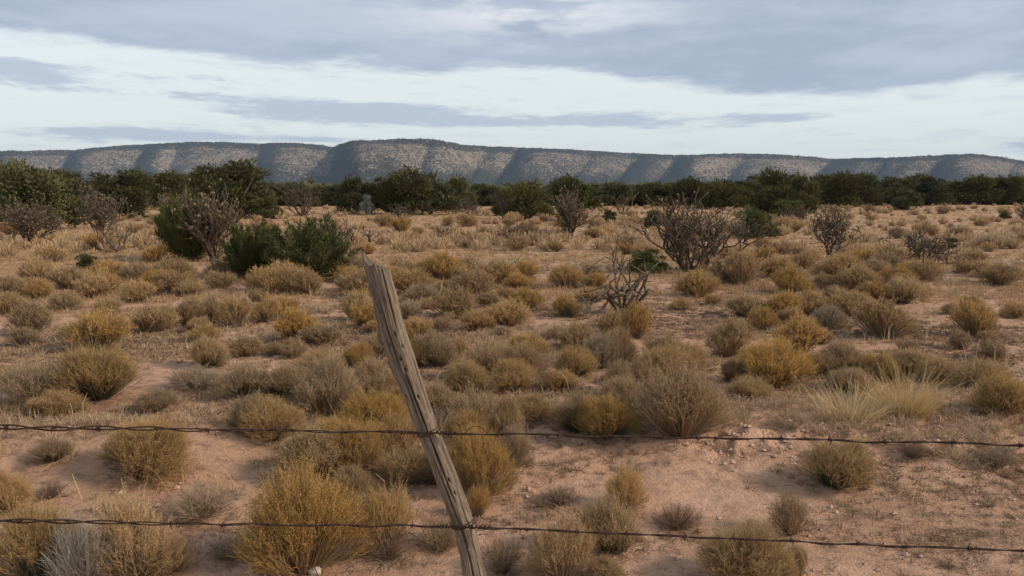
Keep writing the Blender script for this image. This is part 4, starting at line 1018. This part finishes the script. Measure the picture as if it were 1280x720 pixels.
def litter():
    rng = np.random.default_rng(15); acc = Acc()
    n = 5200; r = np.sqrt(rng.uniform(3.0 ** 2, 13 ** 2, n)); a = rng.uniform(-.75, .75, n)
    x, y = np.sin(a) * r, np.cos(a) * r
    k = rng.uniform(0, 1, n) < .15 + .85 * sstep(fbm(x / 1.2, y / .9, 57, 4), .42, .62); x, y = x[k], y[k]; n = len(x)
    al = rng.uniform(0, 6.28, n); L = rng.uniform(.015, .08, n)
    P = np.stack([x, y, height(x, y) + .006], -1); D = np.stack([np.cos(al), np.sin(al), rng.normal(size=n) * .18], -1) * L[:, None]
    ribbons(acc, P, P + D * .5 + rng.normal(size=P.shape) * .004 + np.array([0, 0, .005]), P + D, rng.uniform(.002, .006, n), rng.uniform(0, 1, n) ** 1.5, rng, 2, .4)
    for X0, Y0, r0 in PLACED:
        if Y0 > 17: continue
        m = int(70 * min(1, r0 / .3)); rr = r0 * rng.uniform(.2, 1.35, m); an = rng.uniform(0, 6.28, m)
        x, y = X0 + rr * np.cos(an), Y0 + rr * np.sin(an); al = rng.uniform(0, 6.28, m); L = rng.uniform(.03, .11, m)
        P = np.stack([x, y, height(x, y) + .006], -1); D = np.stack([np.cos(al), np.sin(al), np.abs(rng.normal(size=m)) * .3], -1) * L[:, None]
        ribbons(acc, P, P + D * .5 + np.array([0, 0, .008]), P + D, rng.uniform(.003, .006, m) * max(1, Y0 / 6), rng.uniform(0, .8, m) ** 1.5, rng, 2, .4)
    o = link('twig_litter', acc.mesh('twig_litter', LITTER_M)); tag(o, 'dark twig and stem litter strewn over the sand', 'litter', kind='stuff')
    acc = Acc(); n = 11000
    x = rng.uniform(-4.5, 7, n); y = crest_y(x) - .35 + rng.normal(size=n) * .75
    k = (rng.uniform(0, 1, n) < .12 + .88 * sstep(x, -.2, .9)) & (fbm(x / .7, y / .4, 58, 3) > .47) & (y > 3.2); x, y = x[k], y[k]; n = len(x)
    s = .003 + .020 * rng.uniform(0, 1, n) ** 2.5
    blobs(acc, np.stack([x, y, height(x, y) + s * .2], -1), s, s * .7, rng)
    o = link('dirt_clods', acc.mesh('dirt_clods', CLOD_M)); tag(o, 'crumbled reddish dirt clods along the bare berm', 'dirt', kind='stuff')
litter()

def stone():
    rng = np.random.default_rng(2); import bmesh
    bm = bmesh.new(); bmesh.ops.create_icosphere(bm, subdivisions=3, radius=1)
    for v in bm.verts:
        p = np.array(v.co); k = 1 + .3 * (float(fbm(np.array(p[0] * 2 + 5), np.array(p[1] * 2 + p[2] * 3), 4, 3)) - .5) * 2
        v.co = Vector((p[0] * .030 * k, p[1] * .022 * k, p[2] * .022 * k))
    me = bpy.data.meshes.new('stone'); bm.to_mesh(me); bm.free(); me.materials.append(STONE_M)
    o = link('stone', me); g = ground(394, 717); o.location = (g[0], g[1], g[2] + .012)
    tag(o, 'small whitish stone on the sand under the largest golden rabbitbrush', 'stone')
    for (px, py, w, rz, lab) in ((676, 697, 40, .9, 'forked pale dead twig lying on the sand below the lower wire'), (560, 590, 12, .4, 'short white curled twig left of the post below the upper wire')):
        g = ground(px, py); acc = Acc(); L = w * g[1] / F
        for an, ln in ((rz, 1.0), (rz + .8, .6)):
            d = np.array([math.cos(an), .3 * math.sin(an), abs(math.sin(an))]) * L * ln
            s = np.linspace(0, 1, 6)[:, None]
            tube(acc, np.array([0, 0, .004]) + s * d + np.sin(s * 5) * np.array([.0, .01, .012]) , np.linspace(.004, .0015, 6), 5, .9)
        o = link('dead_twig', acc.mesh('dead_twig', STEM['W'], True)); o.location = tuple(g); tag(o, lab, 'twig')
stone()

# ------------------------------------------------------------------ fence: post and barbed wires
POST_D = 2.93
PC = [(309, 466, 27), (322, 468.5, 29.5), (344, 474, 28.5), (378, 482.3, 29), (413, 491.3, 29), (455, 505.5, 31), (495, 519.8, 27), (535, 534, 25.5), (573, 549, 26), (604, 561, 27.5), (655, 579.7, 26.5), (693, 588.3, 27), (720, 592.5, 29), (770, 608, 31), (860, 634, 33)]
def build_post():
    ys = np.array([p[0] for p in PC], float); xs = np.array([p[1] for p in PC], float); ws = np.array([p[2] for p in PC], float)
    nl, na = 330, 150
    yy = np.linspace(311, 850, nl)
    xc = np.interp(yy, ys, xs); wc = np.interp(yy, ys, ws)
    k = np.ones(9) / 9; xc = np.convolve(np.pad(xc, 4, 'edge'), k, 'valid'); wc = np.convolve(np.pad(wc, 4, 'edge'), k, 'valid')
    C = np.array([at_depth(a, b, POST_D) for a, b in zip(xc, yy)])
    rad = wc / 2 * POST_D / F * 1.06
    th = np.arange(na) / na * 2 * np.pi
    tw = np.linspace(0, .9, nl)[:, None]                                   # spiral grain
    t = th[None] + tw; zz = np.linspace(0, 1, nl)[:, None]
    prof = 1 + .05 * np.cos(2 * t + 1) + .035 * np.cos(3 * t + 2.1)
    prof = prof + .13 * (fbm(zz * 16 + np.cos(t) * 1.1, np.sin(t) * 1.1 + 7, 94, 3) - .5) + .05 * (vnoise(zz * 60, np.cos(t) * 2 + 3, 95) - .5)
    grain = (fbm(np.cos(t) * 9 + 50, np.sin(t) * 9 + zz * 5, 81, 4) - .5) * .11
    fine = (vnoise(np.cos(t) * 34 + 50, np.sin(t) * 34 + zz * 9, 82) - .5) * .05
    disp = prof + grain + fine
    # one long drying crack down the face and three shorter ones; face towards the camera is th = -pi/2
    dark = np.zeros_like(t)
    def crack(th0, z0, z1, depth, wid, wob, dr):
        nonlocal disp, dark
        c = th0 + dr * (zz - z0) + wob * (vnoise(zz * 9 + th0 * 7, zz * 0, 83) - .5)
        dd = np.abs((th[None] - c + np.pi) % (2 * np.pi) - np.pi)
        e = sstep(zz, z0, z0 + .05) * (1 - sstep(zz, z1 - .06, z1)) * (.55 + .7 * vnoise(zz * 26, zz * 0 + th0, 85))
        g = np.exp(-(dd / wid) ** 2) * e
        disp = disp - depth * g; dark = np.maximum(dark, sstep(g, .35, .9))
    H = -np.pi / 2
    crack(H - .38, .10, .44, .36, .060, .25, .55)
    crack(H + .04, .26, .60, .40, .055, .22, .15)
    crack(H - .35, .46, 1.1, .44, .06, .3, 1.2)
    crack(H - .78, .02, .30, .26, .05, .3, -.1)
    crack(H + .45, .0, .22, .16, .035, .2, .1)
    crack(H + .55, .5, .85, .16, .03, .2, .1)
    crack(H + 1.0, .2, .5, .16, .04, .3, 0); crack(H + 2.2, .1, .8, .35, .06, .3, 0); crack(H + 3.6, .2, .9, .3, .05, .3, 0)
    # nail holes and a knot stub on the left edge
    for a0, z0 in ((H - .55, .125), (H - .5, .215), (H + .25, .195), (H + .5, .225), (H + .05, .25), (H + .15, .275), (H - .85, .335), (H + .35, .34), (H + .1, .47), (H + .3, .53), (H + .4, .56), (H - .25, .56)):
        da = ((th[None] - a0 + np.pi) % (2 * np.pi) - np.pi); g = np.exp(-(da / .075) ** 2 - ((zz - z0) / .0042) ** 2)
        disp = disp - .30 * g; dark = np.maximum(dark, sstep(g, .3, .8))
    da = ((th[None] - (np.pi + .25) + np.pi) % (2 * np.pi) - np.pi)
    disp = disp + .36 * np.exp(-(da / .34) ** 2 - ((zz - .196) / .016) ** 2) + .10 * np.exp(-(da / .45) ** 2 - ((zz - .24) / .04) ** 2)
    ax = unit(np.gradient(C, axis=0)); Xv = unit(np.array([1.0, 0, 0]) - ax * ax[:, :1]); Yv = np.cross(Xv, ax)
    V = C[:, None] + (rad[:, None] * disp)[..., None] * (np.cos(th)[None, :, None] * Xv[:, None] + np.sin(th)[None, :, None] * Yv[:, None])
    if Yv[10][1] < 0: V = C[:, None] + (rad[:, None] * disp)[..., None] * (np.cos(th)[None, :, None] * Xv[:, None] - np.sin(th)[None, :, None] * Yv[:, None])
    # the split top: high on the left, broken down to the right
    cut = np.cos(th) * .5 + .5
    drop = np.maximum(.002, .004 + .030 * sstep(cut, .0, .12) + .064 * cut ** 1.1 + .018 * (vnoise(th * 3.2, th * 0, 88) - .5) + .018 * (vnoise(th * 11, th * 0, 89) - .5))
    n0 = 76
    for j in range(na):
        z = np.clip(np.linspace(0, 1, n0), 0, 1)
        L = np.linalg.norm(C[n0] - C[0])
        f = drop[j] / L
        src = V[:n0 + 1, j].copy(); u = f + (1 - f) * np.linspace(0, 1, n0 + 1); idx = u * n0
        i0 = np.clip(np.floor(idx).astype(int), 0, n0 - 1); fr = (idx - i0)[:, None]
        V[:n0 + 1, j] = src[i0] * (1 - fr) + src[i0 + 1] * fr
    topc = V[0].mean(0)
    rings = [V]
    caps = []
    for q in (.8, .5, .25):
        ringp = topc + (V[0] - topc) * q; ringp = ringp + ax[0] * (.006 * (vnoise(th * 4 + q * 9, th * 0, 91) - .3)[:, None]); caps.append(ringp)
    Vall = np.concatenate([np.array(caps[::-1]), V]); dk = np.concatenate([np.full((3, na), .35), dark])
    nr = len(Vall)
    i = np.arange(nr - 1)[:, None] * na; j = np.arange(na)[None]; j2 = (j + 1) % na
    Q = np.stack([i + j, i + j2, i + na + j2, i + na + j], -1).reshape(-1, 4)
    Vf = np.concatenate([Vall.reshape(-1, 3), [topc + ax[0] * .004]])
    jj = np.arange(0, na, 2)
    Q = np.concatenate([Q, np.stack([np.full_like(jj, nr * na), (jj + 2) % na, (jj + 1) % na, jj], -1)])
    foot = C[-1]; origin = np.array([foot[0], foot[1], float(height(foot[0], foot[1]))])
    # object axes follow the post so that the grain runs along it
    zax = unit(C[0] - C[-1]); xax = unit(np.cross(np.array([0, 1.0, 0]), zax)); yax = np.cross(zax, xax)
    Rm = np.stack([xax, yax, zax], 1)
    o = link('fence_post', mesh_np('fence_post', (Vf - origin) @ Rm, Q, WOOD_M, True, np.concatenate([dk.reshape(-1), [.4]])))
    o.matrix_world = Matrix([[*Rm[0], origin[0]], [*Rm[1], origin[1]], [*Rm[2], origin[2]], [0, 0, 0, 1]])
    tag(o, 'leaning weathered grey wooden fence post with long cracks and a split top', 'fence post')
    return C, rad, ax, Xv, Yv
PCEN, PRAD, PAX, PXV, PYV = build_post()

def barb_mesh(seed):
    rng = np.random.default_rng(seed); acc = Acc()
    a = np.linspace(0, 4.5 * np.pi, 30)
    tube(acc, np.stack([np.linspace(-.006, .006, 30), np.cos(a) * .0048, np.sin(a) * .0055], 1), .0018, 5, .4)
    for sg in (-1, 1):
        d = unit(rng.normal(size=3) * np.array([.5, .6, 1]) + np.array([0, 0, sg * 1.0]))
        p = np.array([sg * .006, 0, 0]); s = np.linspace(0, 1, 4)[:, None]
        tube(acc, p + s * d * .024, np.array([.0018, .0018, .0014, .0004]), 5, .4)
    return acc.mesh('barb', RUST_M, True)
BARBS = [barb_mesh(k) for k in range(4)]
def wire(name, pts, amp_px, label, seed, post_i):
    rng = np.random.default_rng(seed)
    xs = np.array([p[0] for p in pts], float); yv = np.array([p[1] for p in pts], float)
    px = np.linspace(-1500, 2600, 9000)
    dep = np.where(px < 545, 2.89 - .03 * sstep(-px, -545, 0) , 2.89 - .30 * np.clip((px - 545) / 735, 0, 3) ** 1.0 * .9)
    py = np.interp(px, xs, yv)
    # smooth the span, keep the bend at the post
    w = 201; ks = np.ones(w) / w
    py = np.convolve(np.pad(py, w // 2, 'edge'), ks, 'valid')
    dep = np.convolve(np.pad(dep, w // 2, 'edge'), ks, 'valid')
    a = (px - 640) / F; b = (360 - py) / F
    d = np.stack([a, cP + b * sP, -sP + b * cP], -1); C = d * (dep / d[:, 1])[:, None] + np.array([0, 0, EYE])
    keep = (C[:, 0] > -5.2) & (C[:, 0] < 5.2); C = C[keep]; px = px[keep]
    o = empty(name, tuple(C[len(C) // 2])); org = C[len(C) // 2]
    s = np.concatenate([[0], np.cumsum(np.linalg.norm(np.diff(C, axis=0), axis=1))])
    sn = np.arange(0, s[-1], .0075)
    Cn = np.stack([np.interp(sn, s, C[:, i]) for i in range(3)], 1); pxn = np.interp(sn, s, px)
    amp = np.interp(pxn, *amp_px)
    ph = np.cumsum(.0075 / (.021 + .010 * vnoise(sn * 5, sn * 0, seed) + .004 * (amp > .003)) / 1.6)
    wob = (vnoise(sn * 9, sn * 0, seed + 5) - .5)[:, None] * np.array([0, .004, .006])
    for q in (0, np.pi):
        off = np.stack([np.zeros(len(sn)), np.sin(ph + q), np.cos(ph + q)], 1) * amp[:, None]
        acc = Acc(); tube(acc, Cn + off + wob - org, np.interp(pxn, [0, 330], [.0036, .0023]), 6, .5)
        link('strand', acc.mesh('strand', RUST_M, True), o)
    at = .05
    while at < sn[-1]:
        k = int(at / .0075)
        bo = link('barb', BARBS[rng.integers(0, 4)], o)
        bo.location = tuple(Cn[k] + wob[k] - org); bo.rotation_euler = (rng.uniform(0, 6.28), rng.normal() * .15, rng.normal() * .15)
        at += rng.uniform(.15, .23)
    # tie wire: two turns round the post and wound tails on the strands
    yy = np.linspace(311, 850, len(PCEN)); pc = np.array([at_depth(0, 0, 1)])
    tgt = np.interp(545, px, C[:, 2]); i = int(np.argmin(np.abs(PCEN[:, 2] - tgt)))
    acc = Acc(); th = np.linspace(0, 4 * np.pi, 90)
    up = np.interp(th, [0, 4 * np.pi], [-.010, .012])
    ring = PCEN[i] - org + (PRAD[i] * 1.10 + .001) * (np.cos(th)[:, None] * PXV[i] + np.sin(th)[:, None] * PYV[i]) + PAX[i] * up[:, None]
    tube(acc, ring, .0024, 6, .5)
    for sg, ln in ((-1, .07), (1, .09)):
        x0 = PCEN[i][0] + sg * PRAD[i] * .9; kk = np.argmin(np.abs(Cn[:, 0] - x0)); m = int(ln / .0075)
        seg = Cn[kk:kk + m] if sg > 0 else Cn[kk - m:kk]
        ss = np.linspace(0, 1, 60); tt = np.linspace(0, len(seg) - 1, 60)
        cc = np.stack([np.interp(tt, np.arange(len(seg)), seg[:, q]) for q in range(3)], 1) - org
        an = ss * 2 * np.pi * 5
        tube(acc, cc + np.stack([an * 0, np.cos(an), np.sin(an)], 1) * .0066, .0022, 5, .5)
    # loose tail
    p0 = np.array([PCEN[i][0] + PRAD[i] + .10, Cn[0][1], 0]); kk = np.argmin(np.abs(Cn[:, 0] - p0[0])); p0 = Cn[kk] - org
    ss = np.linspace(0, 1, 14)
    if post_i: tube(acc, p0 + np.stack([ss * .085, ss * 0, np.sin(ss * np.pi) * .028], 1), .0015, 5, .5)
    link('tie_wire', acc.mesh('tie_wire', RUST_M, True), o)
    return tag(o, label, 'barbed wire', 'barbed wire fence strands')
wire('barbed_wire', [(-900, 527), (0, 534), (260, 537), (520, 541), (545, 541), (640, 543), (800, 546.5), (1000, 550), (1280, 556), (2000, 575)], ([-900, 0, 190, 300, 520, 640, 2600], [.0075, .0075, .006, .0036, .0025, .0022, .0022]), 'upper rusty barbed wire, tied across the middle of the post', 3, 1)
wire('barbed_wire', [(-900, 645), (0, 651), (200, 654), (350, 656), (580, 658), (640, 661), (800, 668), (960, 676), (1100, 682), (1280, 688), (2000, 716)], ([-900, 0, 170, 260, 2600], [.0070, .0066, .0056, .0026, .0022]), 'lower rusty barbed wire, tied across the post near its foot', 4, 0)

# ------------------------------------------------------------------ descriptions of the many
def describe():
    shrub_marks = [(n, x, EYE * F / (y - HORIZON)) for n, x, y in (
        ('left edge cholla', 37, 304), ('antler topped cholla', 126, 301), ('small forked left cholla', 149, 316), ('upright juniper', 236, 327), ('lean juniper bush', 312, 349),
        ('wide juniper bush', 385, 351), ('fallen cholla', 540, 303), ('yucca', 637, 333), ('reddish cholla bush', 642, 309), ('upright bushy cholla', 712, 298), ('small round cholla', 743, 296),
        ('big cholla', 865, 340), ('broken dead cholla', 780, 390), ('small flat topped cholla', 928, 312), ('stalky cholla', 1037, 324), ('tiny forked cholla', 1113, 304), ('sprawling cholla', 1156, 331),
        ('post top', 466, 372), ('small dark round shrub', 110, 337), ('silvery shrub', 459, 269), ('rounded olive juniper', 663, 275), ('round juniper bush', 762, 279), ('bushy low juniper', 944, 299),
        ('low conical juniper', 1135, 263), ('green juniper seedling', 1188, 311), ('tiny green juniper bush', 1256, 274), ('wide brown right edge rabbitbrush', 1248, 358), ('largest rounded golden rabbitbrush', 122, 444),
        ('neat round golden rabbitbrush', 237, 409), ('low orange-gold rabbitbrush', 632, 411), ('big grey fronted rabbitbrush', 1105, 425), ('wide grey rabbitbrush', 932, 399), ('big rounded golden-grey rabbitbrush', 963, 488), ('tall broom shaped rabbitbrush', 410, 524), ('large dark stemmed rabbitbrush', 125, 506), ('small perfectly round rabbitbrush', 719, 474), ('grey footed rabbitbrush', 587, 497), ('big fuzzy tan rabbitbrush', 852, 554), ('tall straw grass', 1100, 524), ('pair-topped rabbitbrush', 1217, 422), ('pale grey dried rabbitbrush', 37, 422))]
    tree_marks = [(n, x, EYE * F / (y - HORIZON)) for n, x, y in (
        ('broad tall left juniper', 45, 288), ('dense round left juniper', 136, 275), ('left gap juniper', 204, 262), ('tall wide left juniper', 292, 274), ('bare grey bush', 378, 270), ('silvery shrub', 459, 269),
        ('tallest middle juniper', 536, 269), ('low juniper of the dip', 604, 258), ('rounded olive juniper', 663, 275), ('round dark juniper', 718, 266), ('olive juniper', 770, 257), ('big cholla', 865, 340),
        ('olive juniper over the cholla', 908, 262), ('tall loose juniper', 975, 268), ('stalky cholla', 1037, 324), ('low conical juniper', 1135, 263), ('pale right rise', 1215, 256), ('tiny green juniper bush', 1256, 274))]
    colour = {'G': 'golden', 'B': 'golden brown', 'T': 'tan', 'H': 'grey-tan', 'D': 'dark footed golden', 'P': 'olive', 'Y': 'grey'}
    rows = {}
    for o, sort, px, dep, (w, kind) in AUTO:
        marks = shrub_marks if sort == 'shrub' else tree_marks
        n, mx, md = min(marks, key=lambda m: math.hypot((m[1] - px) * (m[2] + dep) / 2 / F, (m[2] - dep) * (.6 if sort == 'shrub' else .02)))
        dx = px - mx; side = '' if abs(dx) < 9 else ('right of' if dx > 0 else 'left of')
        if sort == 'shrub':
            back = 'behind' if dep > md * 1.04 else 'in front of' if dep < md * .96 else ''
            where = ' and '.join(q for q in (back.replace(' of', '') if back and side else back, side) if q) or 'beside'
            what = f"{colour[kind]} rabbitbrush"
        else:
            where = 'behind and ' + side if side else 'right behind'
            what = ('green', 'olive', 'dark')[kind] + ' far juniper'
        rows.setdefault((what, where, n), []).append((math.hypot(dx * (dep + md) / 2 / F, (dep - md) * .6), o, dep, w))
    order = ['nearest', 'second nearest', 'third nearest', 'fourth nearest', 'fifth nearest', 'sixth nearest', 'seventh nearest', 'eighth nearest', 'ninth nearest', 'tenth nearest', 'eleventh nearest', 'twelfth nearest']
    for (what, where, n), rs in rows.items():
        rs.sort(key=lambda r: r[0])
        for i, r in enumerate(rs):
            r[1]['label'] = f"{what} {where} the {n}" + ('' if len(rs) == 1 else f", {order[min(i, 11)]}")
describe()

# ------------------------------------------------------------------ air
def haze():
    V = np.array([[x, y, z] for x in (-6000, 6000) for y in (-6000, 6500) for z in (-8, 330)], float)
    Q = np.array([[0, 1, 3, 2], [4, 6, 7, 5], [0, 4, 5, 1], [2, 3, 7, 6], [0, 2, 6, 4], [1, 5, 7, 3]])
    m = bpy.data.materials.new('haze_air'); m.use_nodes = True; nt = m.node_tree; nt.nodes.clear()
    v = nt.nodes.new('ShaderNodeVolumePrincipled'); v.inputs['Color'].default_value = (.58, .76, 1.0, 1); v.inputs['Density'].default_value = 6.8e-5
    out = nt.nodes.new('ShaderNodeOutputMaterial'); nt.links.new(v.outputs[0], out.inputs['Volume'])
    o = link('haze', mesh_np('haze', V, Q, m)); tag(o, kind='stuff')
haze()
